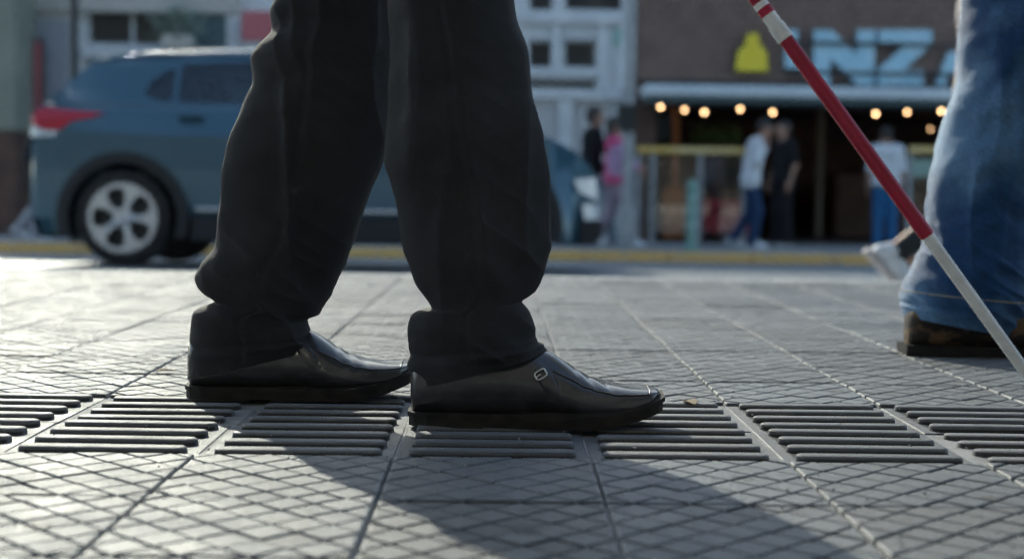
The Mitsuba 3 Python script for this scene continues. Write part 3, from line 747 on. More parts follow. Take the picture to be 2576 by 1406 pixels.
# stitched hem lines
ring = Jl[17]; ctr = ring.mean(0); part(stroller, 'hem_stitch', tube(np.vstack([ctr+(ring-ctr)*1.006, (ctr+(ring-ctr)*1.006)[:1]]), .0009, 5), 'denim_thread')
def plain_shoe(origin, L, yaw):
    st = np.array([(0, .0, .060, .02), (.008, 0, .072, .031), (.03, 0, .085, .037), (.10, 0, .095, .040), (.15, 0, .085, .044), (.20, 0, .062, .049), (.25, .002, .05, .043), (.28, .006, .045, .03), (.29, .012, .035, .016)])
    xs = np.linspace(0, .29, 60); C = [PchipInterpolator(st[:, 0], st[:, q])(xs) for q in (1, 2, 3)]; th = np.arange(48)*2*np.pi/48
    c, s_ = math.cos(yaw), math.sin(yaw)
    R = np.array([[(x, C[2][i]*np.sign(math.cos(a))*abs(math.cos(a))**.75, (C[0][i]+C[1][i])/2+(C[1][i]-C[0][i])/2*np.sign(math.sin(a))*abs(math.sin(a))**.75) for a in th] for i, x in enumerate(xs)])*(L/.29)
    P = R.copy(); R[..., 0] = P[..., 0]*c-P[..., 1]*s_; R[..., 1] = P[..., 0]*s_+P[..., 1]*c
    return rings(R+np.array(origin))
sx = spot(2279, 850, JY)[0]
k = part(stroller, 'shoe', plain_shoe((sx, JY, .012), .29, -.05), 'mottled_suede', 50)
k2 = part(stroller, 'shoe', plain_shoe((jx+.36, jy+.09, .012), .29, 0), 'mottled_suede', 50)
for kk, o in ((k, (sx-.004, JY, 0)), (k2, (jx+.356, jy+.09, 0))):
    w = Polygon([(0, -.03), (.05, -.042), (.15, -.047), (.21, -.052), (.26, -.042), (.295, -.012), (.295, .012), (.26, .042), (.21, .052), (.15, .047), (.05, .042), (0, .03)]).buffer(.003)
    m = trimesh.creation.extrude_polygon(w, .018, engine='earcut'); m.apply_translation(o); part(kk, 'sole', m, 'sole_rubber')

# ------------------------------------------------------------------ the car
def build_car():
    S = 361.0
    Yc = 9.8
    for _ in range(30):
        w = spot(310, 672, Yc); Yc += (w[2]-road_z(Yc))*4
    k = S*Yc/FPX
    key = thing('parked_car', 'blue grey hatchback with silver alloy wheels standing in the road behind the man in black', 'car')
    x0, z0 = w[0], road_z(Yc)
    q = lambda pts: [((x-310)/S, (672-y)/S) for x, y in pts]
    W2 = .89
    prof = q([(92,600),(78,560),(62,500),(63,400),(76,338),(80,300),(106,266),(146,228),(202,168),(213,150),(300,136),(450,126),(640,120),(850,122),(960,135),(1060,175),(1150,232),(1235,296),(1262,312),(1370,335),(1450,372),(1498,420),(1513,470),(1513,560),(1490,600)])
    side = Polygon(prof).buffer(-.03).buffer(.03, quad_segs=4)
    A = extrude_xz(side, -1.2, 1.2)
    front = [(-.80, .18), (-.865, .42), (-.89, .66), (-.885, .90), (-.855, 1.04), (-.83, 1.09), (-.645, 1.50), (-.56, 1.555), (-.3, 1.575)]
    front = Polygon(front+[(-a, b) for a, b in front[::-1]])
    B = extrude_xz(front, -6, 6); v = B.vertices.copy(); B.vertices = np.stack([v[:, 1], v[:, 0], v[:, 2]], 1); B.invert() if B.volume < 0 else None
    xr, xf = (60-310)/S, (1516-310)/S
    plan = sbox(xr+.17, -W2+.17, xf-.52, W2-.17).buffer(.17, quad_segs=8).union(sbox(xf-1.4, -W2+.48, xf-.5, W2-.48).buffer(.48, quad_segs=8))
    C = trimesh.creation.extrude_polygon(plan, 3.0, engine='earcut')
    body = man(A) ^ man(B) ^ man(C)
    wz, wr_ = .333, .385
    XW = [0.0, 2.60]
    for xw in XW:
        for sy in (-1, 1):
            c = lathe([(wr_, -.2), (wr_, .2)], 40, 'y'); c.apply_translation([xw, sy*.80, wz]); body = body-man(c)
    # the cabin is hollow and the window openings are cut through
    inner_side = extrude_xz(q([(235,330),(262,215),(330,158),(640,136),(850,138),(975,160),(1170,300),(1180,430),(235,430)]), -.80, .80)
    fi = Polygon([(y*.93, z-.012) for y, z in front.exterior.coords])
    Bi = extrude_xz(fi, -6, 6); v = Bi.vertices.copy(); Bi.vertices = np.stack([v[:, 1], v[:, 0], v[:, 2]], 1); Bi.invert() if Bi.volume < 0 else None
    cabin = man(inner_side) ^ man(Bi)
    wins = dict(quarter_window=q([(352,238),(366,204),(416,172),(426,174),(426,258),(388,256)]), rear_window=q([(440,160),(640,148),(652,148),(652,262),(440,260)]), front_window=q([(668,148),(845,149),(930,164),(1050,248),(1050,264),(668,264)]))
    shell = body-cabin
    panes = {}
    for nm, pl in wins.items():
        pp = Polygon(pl).buffer(-.02).buffer(.02)
        pr = man(extrude_xz(pp, -1.0, 1.0))
        panes[nm] = (body ^ pr)-man(Bi); panes[nm] = [panes[nm] ^ man(cbox(-9, 9, *sorted((sy*.3, sy*2)), -1, 3)) for sy in (-1, 1)]
        shell = shell-pr
    ws = man(extrude_xz(q([(1068,160),(1236,276),(1214,320),(1040,190)]), -.58, .58)); rs = man(extrude_xz(q([(110,240),(196,150),(236,190),(150,275)]), -.55, .55))
    wsp = body ^ ws ^ man(extrude_xz(q([(1065,182),(1236,302),(1232,309),(1061,190)]), -.58, .58))
    shell = shell-ws-rs
    ang = -math.atan(.0285)
    M = np.eye(4); c, s = math.cos(ang), math.sin(ang); M[:3, :3] = k*np.array([[1, 0, 0], [0, c, -s], [0, s, c]])
    M[:3, 3] = [x0, Yc+.86*k, z0+.86*k*.0285*-1+.012]
    def add(name, m, mt, smooth=False, parent=key, **kw):
        m = unman(m) if hasattr(m, 'to_mesh') else m.copy()
        return part(parent, name, m.apply_transform(M), mt, smooth, **kw)
    add('body', shell, 'car_paint', 32)
    for nm in wins:
        for pane in panes[nm]: add(nm, pane, 'tinted_glass')
    add('windscreen', wsp, 'tinted_glass')
    add('rear_windscreen', body ^ rs ^ man(extrude_xz(q([(146,229),(202,169),(206,175),(150,235)]), -.55, .55)), 'tinted_glass')
    # plastic trim round the wheels and along the sill
    for xw in XW:
        for sy in (-1, 1):
            ringp = Point(xw, wz).buffer(.455, quad_segs=16).difference(Point(xw, wz).buffer(.380, quad_segs=16)).intersection(sbox(xw-1, .20, xw+1, 2))
            add('wheel_arch', extrude_xz(ringp, sy*.80, sy*.903), 'car_cladding', 30)
    for sy in (-1, 1): add('sill', cbox(.46, 2.14, *sorted((sy*.70, sy*.888)), .17, .36, .02), 'car_cladding')
    add('rear_bumper', (man(extrude_xz(q([(88,604),(72,560),(58,500),(58,470),(150,480),(200,604)]), -.78, .78)) ^ man(C.copy().apply_scale([1.008, 1.0, 1]))), 'car_cladding', 30)
    add('front_bumper', (man(extrude_xz(q([(1400,604),(1400,560),(1517,540),(1517,575),(1496,604)]), -.74, .74))), 'car_cladding', 30)
    for sy in (-1, 1):
        pr = man(extrude_xz(q([(70,300),(106,276),(190,285),(262,290),(232,302),(180,312),(150,336),(112,335),(70,316)]), *sorted((sy*.35, sy*1.0))))
        big = man(unman(body).apply_scale([1.004, 1.008, 1.0]))
        add('tail_light', (big ^ pr)-man(cbox(-.55, 3, -.5, .5, 0, 2)), 'lamp_red', 30)
        pc = man(extrude_xz(q([(66,318),(112,337),(150,338),(136,352),(66,352)]), *sorted((sy*.35, sy*1.0))))
        add('tail_reflector', (big ^ pc), 'lamp_clear', 30)
        ph = man(extrude_xz(q([(1440,440),(1500,430),(1512,470),(1512,492),(1455,470)]), *sorted((sy*.40, sy*1.0)))); add('headlight', big ^ ph, 'lamp_clear', 30)
        pf = man(extrude_xz(q([(1464,500),(1513,500),(1513,540),(1470,540)]), *sorted((sy*.45, sy*1.0)))); add('fog_light', big ^ pf, 'lamp_clear', 30)
        for hx_, hy_ in ((446, 292), (700, 292)):
            h = cbox(*[(x-310)/S for x in (hx_, hx_+64)], *sorted((sy*.86, sy*.905)), (672-hy_-8)/S, (672-hy_+2)/S, .01); add('door_handle', h, 'car_paint')
        mr = trimesh.creation.icosphere(3, 1.0).apply_scale([.09, .11, .075]).apply_translation([(1075-310)/S, sy*1.0, (672-278)/S]); add('mirror', mr, 'car_paint', True)
        add('roof_rail', tube([((x-310)/S, sy*.60, (672-y)/S) for x, y in ((290,140),(330,133),(450,127),(640,121),(850,123),(910,132))], .016, 8), 'alloy_silver', 40)
        add('door_gap', tube([((x-310)/S, sy*z, (672-y)/S) for x, y, z in ((660,262,.868),(662,330,.892),(662,420,.893),(660,520,.876))], .006, 6), 'dark_trim')
        add('side_moulding', cbox(.50, 2.1, *sorted((sy*.87, sy*.897)), .385, .415, .008), 'alloy_silver')
    # seats
    for x in (.55, 1.45):
        for y in (-.37, .37):
            sk = add('seat', cat([cbox(x-.02, x+.5, y-.24, y+.24, .42, .60, .05), cbox(x-.16, x, y-.24, y+.24, .50, 1.12, .05)]), 'upholstery')
            part(sk, 'headrest', cbox(x-.16, x-.06, y-.13, y+.13, 1.15, 1.34, .04).apply_transform(M), 'upholstery')
    # wheels: tyre, rim with five openings, hub
    tp = [(.20, -.10), (.240, -.112), (.30, -.112), (.327, -.095), (.334, -.06), (.334, .06), (.327, .095), (.30, .112), (.240, .112), (.20, .10)]
    for xw in XW:
        for sy in (-1, 1):
            wc = np.array([xw, sy*.775, wz])
            ty = lathe(tp+[tp[0]], 56, 'y')
            wk = add('wheel', lathe([(.0, -.05), (.215, -.05), (.215, .08), (0.0, .08)], 40, 'y').apply_translation(wc), 'dark_metal', 30)
            t2 = rings([[(r*math.cos(a), y, r*math.sin(a)) for r, y in tp] for a in np.append(np.arange(56)*2*np.pi/56, 0)], caps=False)
            part(wk, 'tyre', t2.apply_translation(wc).apply_transform(M), 'tyre_rubber', 40)
            disc = Point(0, 0).buffer(.246, quad_segs=20)
            for n_ in range(5):
                a = n_*2*np.pi/5+.62+.5*xw
                hole = Polygon([(.075, -.016), (.11, -.044), (.165, -.058), (.196, -.045), (.204, 0), (.196, .045), (.165, .058), (.11, .044), (.075, .016)]).buffer(.008)
                import shapely.affinity as af
                disc = disc.difference(af.rotate(hole, a, origin=(0, 0), use_radians=True))
            rim = extrude_xz(disc, sy*.080, sy*.112)
            v = rim.vertices.copy(); r = np.hypot(v[:, 0], v[:, 2]); v[:, 1] -= sy*.03*np.exp(-(r/.06)**2); rim.vertices = v
            part(wk, 'rim', rim.apply_translation(wc).apply_transform(M), 'alloy_silver', 30)
            part(wk, 'hub_cap', lathe([(.0, -.012), (.034, -.012), (.034, .010), (.026, .014), (0, .014)], 24, 'y').apply_translation(wc+[0, sy*.095, 0]).apply_transform(M), 'alloy_silver', 30)
    return key
build_car()

# ------------------------------------------------------------------ buildings across the street
SY = SHOP_Y
def PX(x, Y=SY): return spot(x, 480, Y)[0]
def PZ(y, x=1900, Y=SY): return spot(x, y, Y)[2]
TOP = 3.75
left = thing('grey_building', 'pale grey building with white framed windows left of the brown fronted bar', 'building')
xL, xM = PX(10), PX(1592)
xa = PX(1300)
# walls stand between the openings
def wall_with_holes(x0, x1, z0, z1, holes, y0, y1):
    g = sbox(x0, z0, x1, z1)
    for a, b, c, d in holes: g = g.difference(sbox(min(a, c), min(b, d), max(a, c), max(b, d)))
    return extrude_xz(g, y0, y1)
def hole(x0, y0, x1, y1): return (PX(x0), PZ(y1, (x0+x1)/2), PX(x1), PZ(y0, (x0+x1)/2))
big = [hole(215, -150, 560, 118), hole(215, 150, 560, 470), hole(720, -150, 1010, 118), hole(720, 150, 1010, 540), hole(1040, 60, 1290, 540)]
small = [hole(1322, -120, 1385, 28), hole(1412, -120, 1560, 28), hole(1322, 100, 1386, 172), hole(1412, 100, 1496, 172), hole(1322, 200, 1496, 226), hole(1330, 262, 1402, 590), hole(1440, 262, 1540, 590)]
part(left, 'wall', wall_with_holes(xL, xM, FAR_Z-.1, TOP, big+small, SY, SY+.30), 'pale_render')
part(left, 'rear_wall', cbox(xL, xM, SY+3.5, SY+3.8, FAR_Z-.1, TOP), 'room_brown')
part(left, 'roof', cbox(xL-.05, xM, SY-.12, SY+3.9, TOP, TOP+.35), 'pale_render')
part(left, 'floor', cbox(xL, xM, SY+.3, SY+3.5, FAR_Z-.1, FAR_Z+.02), 'room_floor')
part(left, 'ceiling', cbox(xL, xM, SY+.3, SY+3.5, 3.55, 3.65), 'room_brown')
def window(parent, h, nx=1, nz=1, pane='dark_pane', fr='white_frame', fw=.05, dy=.10):
    a, b, c, d = h; a, c = min(a, c), max(a, c); b, d = min(b, d), max(b, d)
    bars = [cbox(a, a+fw, SY+dy, SY+dy+.06, b, d, .006), cbox(c-fw, c, SY+dy, SY+dy+.06, b, d, .006), cbox(a+fw, c-fw, SY+dy, SY+dy+.06, b, b+fw, .006), cbox(a+fw, c-fw, SY+dy, SY+dy+.06, d-fw, d, .006)]
    for i in range(1, nx): x = a+(c-a)*i/nx; bars.append(cbox(x-fw/2, x+fw/2, SY+dy+.003, SY+dy+.057, b+fw, d-fw, .006))
    for j in range(1, nz): z = b+(d-b)*j/nz; bars.append(cbox(a+fw, c-fw, SY+dy+.006, SY+dy+.054, z-fw/2, z+fw/2, .006))
    k = part(parent, 'window', cat(bars), fr)
    for i in range(nx):
        for j in range(nz):
            x0, x1 = a+(c-a)*i/nx+.03, a+(c-a)*(i+1)/nx-.03; z0, z1 = b+(d-b)*j/nz+.03, b+(d-b)*(j+1)/nz-.03
            part(k, 'pane', cbox(x0, x1, SY+dy+.025, SY+dy+.035, z0, z1), pane)
    return k
window(left, big[0], 3, 1); window(left, big[1], 2, 1); window(left, big[2], 2, 1); window(left, big[3], 2, 2); window(left, big[4], 2, 2)
for h in small[:5]: window(left, h, 1, 1, fw=.03)
for h in small[5:]:
    a, b, c, d = h
    k = part(left, 'shutter', cbox(a, c, SY+.08, SY+.10, b, d), 'grey_shutter')
    n_ = 14
    for i in range(n_):
        z = b+(d-b)*i/n_; part(k, 'slat', cbox(a+.01, c-.01, SY+.055, SY+.08, z+.006, z+(d-b)/n_-.006, .008), 'grey_shutter')
for x0, y0, x1, y1 in ((1306, 34, 1566, 60), (1306, 176, 1504, 194), (1306, 230, 1566, 250)):
    part(left, 'moulding', px_box(x0, y0, x1, y1, SY-.08, 0, .078, .012), 'white_frame')
for x in (1388, 1504, 1556): part(left, 'pilaster', px_box(x, 61, x+22, 229 if x > 1400 else 175, SY-.05, 0, .048, .012), 'white_frame')
part(left, 'pilaster', px_box(1402, 251, 1440, 590, SY-.05, 0, .048, .012), 'white_frame')
part(left, 'base_course', cbox(xL, PX(1318), SY-.06, SY-.002, FAR_Z-.1, FAR_Z+.35, .01), 'warm_render')
part(left, 'lintel', px_box(205, 119, 575, 149, SY-.10, 0, .098, .015), 'pale_render'); part(left, 'lintel', px_box(40, -40, 600, 32, SY-.14, 0, .137, .02), 'warm_render', label='beige upper band')
part(left, 'panel', px_box(42, 50, 178, 590, SY-.05, 0, .048, .02), 'cloth_grey', label='lilac grey wall panel')
part(left, 'panel', px_box(568, -80, 600, 300, SY-.08, 0, .078, .02), 'white_frame')
part(left, 'panel', px_box(470, -60, 566, 116, SY-.04, 0, .038, .01), 'teal_panel', label='dark teal panel')
mat('sky_block_stone', mottled((.05, .05, .052), (.075, .073, .07), 1.5), .8)
greenb = thing('green_building', 'olive green pillar of a building at the left edge', 'building')
part(greenb, 'pillar', px_box(-60, -180, 40, 330, SY-.9, 0, .8, .03), 'green_render'); part(greenb, 'plinth', px_box(-62, 330, 42, 600, SY-.93, 0, .86, .03), 'room_brown', label='dark brown lower part')
flag = thing('red_banner', 'narrow red banner on the wall above the rear of the car', 'banner')
part(flag, 'cloth', px_box(86, 105, 106, 320, SY-.28, 0, .02, .004), 'faded_red'); part(flag, 'pole', tube([spot(108, 96, SY-.27), spot(108, 420, SY-.27), [PX(108, SY-.27), SY-.27, FAR_Z]], .02, 8), 'dark_metal'); part(flag, 'arm', tube([spot(84, 100, SY-.27), spot(110, 100, SY-.27)], .012, 8), 'dark_metal')
aw = thing('red_awning', 'faded red square sign above the car roof beside the black trousers', 'sign')
part(aw, 'face', px_box(606, 28, 690, 104, SY-.5, 0, .10, .02), 'faded_red'); part(aw, 'bracket', px_box(640, 40, 652, 90, SY-.4, 0, .26), 'dark_metal')
foliage = thing('hanging_plant', 'grey green leaf clump standing in for a tree reflection above the car roof', 'plant')  # leaves and box stand in for a tree reflected in the window
pc = spot(448, 66, SY-.35)
lv = []
for i in range(420):
    p = pc+RNG.normal(0, 1, 3)*[.17, .08, .14]; a = RNG.uniform(0, 6.28); n = unit(RNG.normal(0, 1, 3)); t = unit(np.cross(n, RNG.normal(0, 1, 3))); b = np.cross(n, t); L = RNG.uniform(.03, .06)
    Vv = np.array([p-t*L, p+b*L*.4+n*.006, p+t*L, p-b*L*.4+n*.006]); lv.append(trimesh.Trimesh(Vv, [(0, 1, 2), (0, 2, 3)], process=False))
mat('reflection_leaf', mottled((.16, .22, .17), (.26, .32, .27), 12), .6)
part(foliage, 'leaves', cat(lv), 'reflection_leaf', kind='stuff'); part(foliage, 'box', cbox(pc[0]-.2, pc[0]+.2, SY-.45, SY-.145, pc[2]-.30, pc[2]-.12, .01), 'warm_render')

fb = thing('far_building', 'low pale building at the back of the side street left of the green pillar', 'building')
part(fb, 'wall', cbox(-24, -8.5, 46, 52, -1, 4.2, .03), 'pale_render'); part(fb, 'roof', cbox(-24.2, -8.3, 45.7, 52.3, 4.2, 4.5, .03), 'warm_render')
for i in range(4): part(fb, 'window', cbox(-22.5+i*3.6, -20.7+i*3.6, 45.95, 45.99, .8, 2.6, .01), 'dark_pane')
# ---- unseen dark building added behind the viewer to block sky light
near = thing('stone_building', 'unseen dark building added behind the viewer to block sky light', 'building')
part(near, 'wall', cbox(-14, 14, -3.2, -2.05, -.3, 9.0, .03), 'sky_block_stone')
for i in range(6):
    x = -11.5+i*4.4
    f_ = part(near, 'window', cat([cbox(x, x+2.2, -2.05, -1.98, .5, .6, .01), cbox(x, x+2.2, -2.05, -1.98, 2.9, 3.0, .01), cbox(x, x+.1, -2.05, -1.98, .6, 2.9, .01), cbox(x+2.1, x+2.2, -2.05, -1.98, .6, 2.9, .01)]), 'dark_trim')
    part(f_, 'pane', cbox(x+.1, x+2.1, -2.049, -2.02, .6, 2.9), 'dark_pane')
part(near, 'cornice', cbox(-14.1, 14.1, -3.25, -1.7, 9.0, 9.3, .03), 'sky_block_stone')
# ---- the bar with the brown fascia
bar = thing('brown_bar', 'brown clad bar front with a dark open interior and letters above the door', 'building')
x0, x1 = PX(1594), PX(3300)
zl = PZ(246); zt = PZ(206)
part(bar, 'fascia', cbox(x0, x1, SY, SY+.28, zl+.02, TOP+.4), 'brown_cladding')
n_ = 25; dz = (TOP+.3-zt)/n_
sl = [cbox(x0+.02, x1-.02, SY-.034, SY-.003, zt+i*dz+.006, zt+(i+1)*dz-.006, .008) for i in range(n_)]
for s in sl: part(bar, 'slat', s, 'brown_cladding')
part(bar, 'fascia_trim', cbox(x0, x1, SY-.06, SY-.003, zt-.06, zt-.002, .01), 'dark_trim')
part(bar, 'awning', cbox(PX(1614, SY-.5), PX(3290), SY-.62, SY-.08, PZ(246, 1900, SY-.6), PZ(216, 1900, SY-.6), .03), 'awning_white', label='white awning edge over the shop opening')
part(bar, 'awning_lining', cbox(PX(1614), x1, SY-.55, SY+.25, zl-.11, zl-.06, .01), 'teal_panel')
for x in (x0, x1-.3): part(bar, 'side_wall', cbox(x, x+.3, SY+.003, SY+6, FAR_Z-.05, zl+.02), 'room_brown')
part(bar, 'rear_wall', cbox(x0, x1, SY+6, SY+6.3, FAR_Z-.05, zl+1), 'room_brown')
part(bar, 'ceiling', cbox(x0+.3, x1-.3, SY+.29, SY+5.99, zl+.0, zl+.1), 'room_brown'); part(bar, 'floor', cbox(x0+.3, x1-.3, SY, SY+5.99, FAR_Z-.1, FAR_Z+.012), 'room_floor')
part(bar, 'roof', cbox(x0-.02, x1, SY-.2, SY+6.3, TOP+.402, TOP+.65), 'brown_cladding')
part(bar, 'door_post', px_box(1602, 258, 1622, 598, SY+.02, 0, .14, .01), 'orange_wood'); part(bar, 'door_post', px_box(1600, 250, 1700, 264, SY+.03, 0, .12, .01), 'orange_wood')
part(bar, 'door_post', px_box(1690, 268, 1706, 600, SY+.8, 0, .12, .01), 'orange_wood'); part(bar, 'door_post', px_box(2056, 268, 2072, 600, SY+1.2, 0, .12, .01), 'dim_wood')
part(bar, 'wood_panel', px_box(1666, 470, 1722, 600, SY+.5, 0, .06, .01), 'orange_wood'); part(bar, 'chalk_board', px_box(1630, 285, 1690, 352, SY+.75, 0, .03, .006), 'slate_board')
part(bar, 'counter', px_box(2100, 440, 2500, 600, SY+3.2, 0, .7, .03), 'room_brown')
for y in (330, 372, 410): part(bar, 'shelf', px_box(1740, y, 2020, y+4, SY+5.6, 0, .35, .004), 'orange_wood')
# yellow sign, lettering
ys = thing('yellow_sign', 'yellow bag shaped sign on the brown slats left of the pale letters', 'sign')
part(ys, 'face', extrude_xz([(PX(x, SY-.16), PZ(y, 1883, SY-.16)) for x, y in ((1843,179),(1848,131),(1866,112),(1871,86),(1896,83),(1903,112),(1920,131),(1924,179))], SY-.16, SY-.07), 'sign_yellow')
part(ys, 'rim', extrude_xz(Polygon([(PX(x, SY-.16), PZ(y, 1883, SY-.16)) for x, y in ((1843,179),(1848,131),(1866,112),(1871,86),(1896,83),(1903,112),(1920,131),(1924,179))]).buffer(.018), SY-.12, SY-.075), 'dark_trim')
part(ys, 'mount', px_box(1872, 120, 1892, 150, SY-.07, 0, .034), 'dark_trim')
LET = dict(L=[(1968,76),(1996,76),(1996,142),(2014,142),(2014,172),(1968,172)],
           N=[(2038,76),(2082,76),(2146,140),(2146,76),(2190,76),(2190,213),(2150,213),(2080,146),(2080,213),(2038,213)],
           Z=[(2200,76),(2332,76),(2332,112),(2262,178),(2314,178),(2314,213),(2200,213),(2200,176),(2268,112),(2200,112)],
           A=[(2346,213),(2376,130),(2404,130),(2434,213),(2408,213),(2400,190),(2378,190),(2370,213)])
lt = thing('bar_lettering', 'large pale blue letters on the brown slats above the awning', 'sign')
for nm, pts in LET.items():
    part(lt, 'letter', extrude_xz([(PX(x, SY-.14), PZ(y, x, SY-.14)) for x, y in pts], SY-.14, SY-.055), 'sign_pale_blue')
part(lt, 'rail', cat([cbox(PX(1960), PX(2440), SY-.185, SY-.142, PZ(y+4), PZ(y-4)) for y in (110, 184)]), 'dark_trim')
# lamps
scene['bulb_light'] = {'type': 'diffuse', 'reflectance': {'type': 'rgb', 'value': [.6, .5, .4]}}
bulb_src = trimesh.creation.icosphere(2, .022)
lamps = [(1662,270,.9),(1698,275,1.3),(1722,277,1.5),(1772,283,1.2),(1862,275,.9),(1944,283,1.2),(2203,287,1.4),(2282,283,1.2),(2368,280,1.0),(2341,325,3.6)]
for i, (x, y, d) in enumerate(lamps):
    dim = i == len(lamps)-1
    lb = ['leftmost warm pendant bulb in the bar opening', 'second warm bulb from the left of the bar, touching its neighbour', 'third warm bulb from the left of the bar, touching its neighbour', 'fourth warm bulb from the left of the bar, a little lower',
          'warm bulb above the person in the white shirt, left of the head', 'warm bulb above the brow of the person in the white shirt, right of the head', 'warm bulb right of the red cane sleeve above the pale tee shirt',
          'warm bulb midway between the cane and the blue jeans', 'warm bulb partly behind the edge of the blue jeans', 'dim small bulb deep in the bar beside the blue jeans'][i]
    p = spot(x, y, SY+d)
    k = thing('pendant_lamp', lb, 'lamp')
    bk = unique(k+'__bulb')
    e = .9 if dim else (2.6, 3.0, 2.2, 2.8, 2.4)[i % 5]
    scene[bk] = {**mikit.ply(bulb_src.copy().apply_translation(p), 'bulb_light', smooth=True), 'emitter': {'type': 'area', 'radiance': {'type': 'rgb', 'value': [e*1.0, e*.60, e*.30]}}}
    part(k, 'socket', lathe([(0.008, .0), (.02, .0), (.02, .05), (.008, .06)], 12).apply_translation(p+[0, 0, .032]), 'dark_metal'); part(k, 'cord', tube([p+[0, 0, .09], [p[0], p[1], zl+.002]], .005, 6), 'dark_trim')
# wind screens of the terrace, bench, plants
def screen(label, xs, Y, rail_m, y_rail=(370, 388), low=605):
    k = thing('glass_barrier', label, 'barrier')
    part(k, 'rail', px_box(xs[0], y_rail[0], xs[-1], y_rail[1], Y, -.04, .06, .012), rail_m)
    for x in xs:
        part(k, 'post', cbox(PX(x, Y)-.035, PX(x, Y)+.035, Y-.03, Y+.04, FAR_Z-.01, PZ(y_rail[1], x, Y), .006), 'galvanised')
    for a, b in zip(xs[:-1], xs[1:]):
        part(k, 'pane', cbox(PX(a, Y)+.05, PX(b, Y)-.05, Y, Y+.010, FAR_Z+.12, PZ(y_rail[1]+6, a, Y)), 'window_glass')
    return k
screen('glass terrace screen with a yellow rail left of the bar entrance', [1604, 1642, 1760, 1872], SY-.35, 'yellow_rail')
s2 = screen('glass terrace screen with a beige rail right of the bar entrance', [2286, 2420, 2560], SY-.35, 'yellow_rail')
part(s2, 'panel', px_box(2290, 402, 2416, 446, SY-.35, .015, .03), 'mint_paint', label='pale teal band')
bn = thing('red_bench', 'dark red bench behind the glass screen of the bar', 'bench')
part(bn, 'seat', px_box(1756, 502, 1892, 530, SY+.35, 0, .45, .02), 'red_paint'); part(bn, 'apron', px_box(1762, 532, 1886, 584, SY+.40, 0, .04, .006), 'red_paint')
for x in (1764, 1878): part(bn, 'leg', cbox(PX(x, SY+.4)-.03, PX(x, SY+.4)+.03, SY+.46, SY+.54, FAR_Z+.01, PZ(530, x, SY+.4), .004), 'red_paint')
pl = thing('planter', 'long planter of green leaves inside the bar behind the yellow rail', 'plant')
lv = []
c0, c1 = spot(1745, 348, SY+.9), spot(1862, 345, SY+.9)
for i in range(500):
    p = c0+(c1-c0)*RNG.random()+RNG.normal(0, 1, 3)*[.02, .08, .07]; n = unit(RNG.normal(0, 1, 3)); t = unit(np.cross(n, RNG.normal(0, 1, 3))); b = np.cross(n, t); L = RNG.uniform(.03, .06)
    lv.append(trimesh.Trimesh(np.array([p-t*L, p+b*L*.4+n*.006, p+t*L, p-b*L*.4+n*.006]), [(0, 1, 2), (0, 2, 3)], process=False))
part(pl, 'leaves', cat(lv), 'leaf_green', kind='stuff'); part(pl, 'trough', px_box(1740, 366, 1868, 392, SY+.8, 0, .25, .01), 'room_brown'); part(pl, 'stand', px_box(1790, 393, 1820, 600, SY+.85, 0, .12, .01), 'room_brown')
# street furniture
bo = thing('bollard', 'green and white bollard on the kerb in front of the bar', 'bollard')
bp = spot(1738, 628, FAR_KERB+.45); H = spot(1738, 452, FAR_KERB+.45)[2]-FAR_Z
bz = [(.075, 0), (.075, .06), (.058, .08), (.058, H*.40)]
part(bo, 'shaft', lathe([(.001, 0)]+bz+[(.058, H*.88), (.066, H*.89), (.066, H*.93), (.05, H*.98), (.02, H), (.001, H)], 24).apply_translation([bp[0], bp[1], FAR_Z-.002]), 'green_white_paint', 30)
for z in (.34, .52, .70): part(bo, 'band', lathe([(.0595, H*z), (.0615, H*z+.005), (.0615, H*z+.07), (.0595, H*z+.075)], 24).apply_translation([bp[0], bp[1], FAR_Z-.002]), 'mint_paint', 30)
lp = thing('street_pole', 'pale grey street pole with a small sign between the couple and the bar', 'pole')
pp = spot(1576, 600, FAR_KERB+.5)
part(lp, 'shaft', lathe([(.001, 0), (.085, 0), (.085, .5), (.06, .56), (.055, 3.0), (.05, 5.0), (.001, 5.0)], 20).apply_translation([pp[0], pp[1], FAR_Z-.002]), 'galvanised', 30)
part(lp, 'sign_box', px_box(1541, 74, 1563, 116, FAR_KERB+.42, 0, .05, .008), 'mint_paint', label='small pale green sign plate')
part(lp, 'junction_box', px_box(1554, 262, 1596, 330, FAR_KERB+.36, 0, .10, .01), 'dark_metal', label='dark box on the pole')
dp = thing('street_pole', 'dark thin street pole rising behind the roof of the car', 'pole')
pp = spot(189, 600, FAR_KERB+.5); part(dp, 'shaft', lathe([(.001, 0), (.07, 0), (.07, .4), (.045, .45), (.045, 5.5), (.001, 5.5)], 18).apply_translation([pp[0], pp[1], FAR_Z-.002]), 'dark_metal', 30)
part(dp, 'collar', lathe([(.05, 0), (.056, .01), (.056, .06), (.05, .07)], 18).apply_translation([pp[0], pp[1], FAR_Z+1.2]), 'dark_metal', 30)

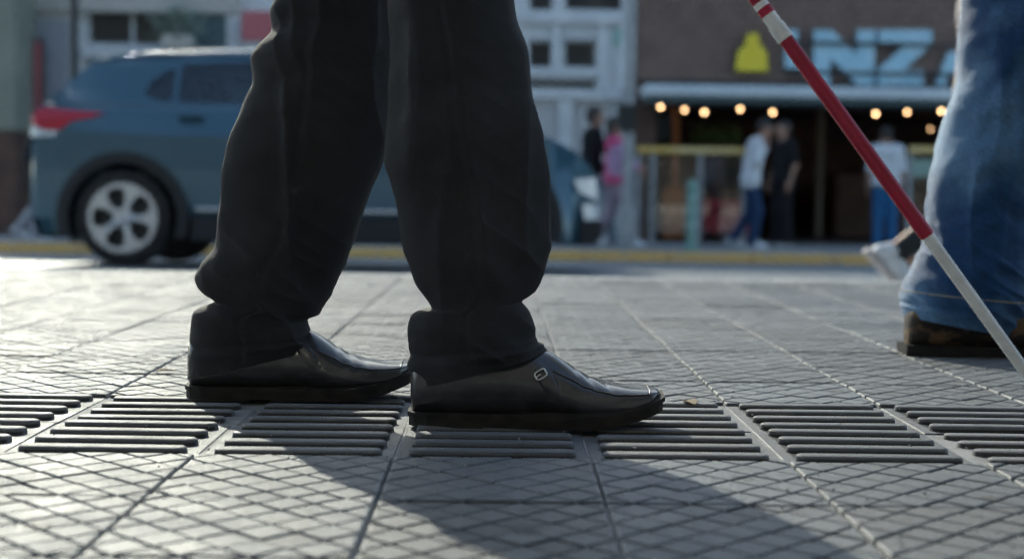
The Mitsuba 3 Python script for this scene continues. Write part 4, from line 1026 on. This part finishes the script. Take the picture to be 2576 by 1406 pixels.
# ------------------------------------------------------------------ people on the far pavement
def ped(label, x, foot_y, head_y, Y, heading, look, pose, group=None, vox=.010):
    g = spot(x, foot_y, Y); h = spot(x, head_y, Y)[2]-FAR_Z
    return person(label, (g[0], Y, FAR_Z), heading, h, look, pose, group, vox=vox)
stand = dict()
walkR = dict(legR=((.20, -.09, .52), (.30, -.09, .10), -.15), legL=((-.04, .09, .49), (-.28, .09, .17), .45), armR=((-.10, -.24, 1.14), (-.02, -.25, .90)), armL=((.08, .24, 1.14), (.22, .22, .95)))
PY = 17.3
ped('man in a black jacket with an arm round the woman in pink', 1482, 604, 272, PY+.25, 0.1, dict(top='cloth_black', topname='jacket', bottom='denim_pale', shoe='sneaker_white', hem=.88, wide=.01),
    {**walkR, 'armR': ((.14, -.22, 1.20), (.34, -.12, 1.28)), 'lean': .06, 'handR': dict(d=(.9, .2, .1), n=(0, 1, 0))})
ped('woman in a pink top and mauve trousers walking beside the man in the black jacket', 1544, 606, 298, PY, 0.05, dict(top='cloth_pink', topname='top', bottom='cloth_mauve', shoe='sneaker_white', hem=.84, hair='long', jacket_open='cloth_lilac', wide=.02),
    {'legR': ((.16, -.09, .51), (.20, -.09, .09), -.1), 'legL': ((-.04, .09, .49), (-.24, .09, .14), .4), 'armR': ((.10, -.24, 1.16), (.28, -.18, 1.06)), 'armL': ((.0, .24, 1.14), (.08, .22, .92)), 'lean': -.05})
ped('man in a white shirt and dark jeans leaning forward in front of the bar', 1884, 612, 300, PY+.2, -0.15, dict(top='cloth_white', bottom='denim_dark', shoe='sneaker_white', hem=.80, sleeve=.9, wide=.005),
    {'legR': ((.10, -.09, .50), (.04, -.09, .09), 0.0), 'legL': ((.02, .09, .49), (-.22, .09, .13), .35), 'armR': ((.08, -.24, 1.16), (.20, -.16, 1.36)), 'armL': ((-.02, .25, 1.12), (.03, .25, .88)), 'lean': .16, 'nod': .5, 'head': (.05, 0),
     'handR': dict(d=(.3, .2, .9), n=(-1, 0, 0), curl=.7)})
ped('person all in black with bare forearms standing in the dark doorway of the bar', 1966, 604, 306, PY+1.1, -2.75, dict(top='cloth_black', bottom='cloth_black', shoe='shoe_dark', hem=.80, sleeve=.45, wide=.03), {'armL': ((-.03, .25, 1.13), (.04, .24, .90))})
ped('person in a pale tee shirt and bright blue jeans with their back to the street', 2224, 606, 322, PY+.6, 1.5, dict(top='cloth_white', bottom='denim_mid', shoe='sneaker_white', hem=.90, sleeve=.5, wide=.01), {'nod': .5, 'head': (.05, 0)})
scene['cloth_tee'] = scene['cloth_white']
ped('pedestrian in grey trousers and white trainers half hidden behind the rear of the car', 96, 606, 290, PY-.6, 0.1, dict(top='cloth_dark', bottom='cloth_grey', shoe='sneaker_white', hem=.86, wide=.01),
    {**walkR, 'legR': ((.03, -.09, .50), (-.02, -.09, .09), 0.0)})
# a pedestrian in the road, hidden by the jeans but for the trailing shoe
HY = 6.3
toe = spot(2312, 716, HY); heel = spot(2196, 622, HY); rz = road_z(HY)
hxx = toe[0]+.29
person('pedestrian in dark trousers and grey trainers stepping off behind the blue jeans', (hxx, HY, rz), 0.05, 1.72, dict(top='cloth_cream', bottom='cloth_dark', shoe='sneaker_white', sole='cloth_cream', hem=.92, hair='long', wide=-.012),
       dict(legR=((-.06, -.09, .54), (-.455, -.09, .245), .80), legL=((.16, .09, .50), (.20, .09, .09), 0.0), armR=((-.16, -.24, 1.14), (-.20, -.25, .90)), armL=((.10, .24, 1.14), (.22, .22, .98))), vox=.008)
bad = [k for k in labels if k not in scene and not any(q.startswith(k+'__') for q in scene)]
assert not bad, bad
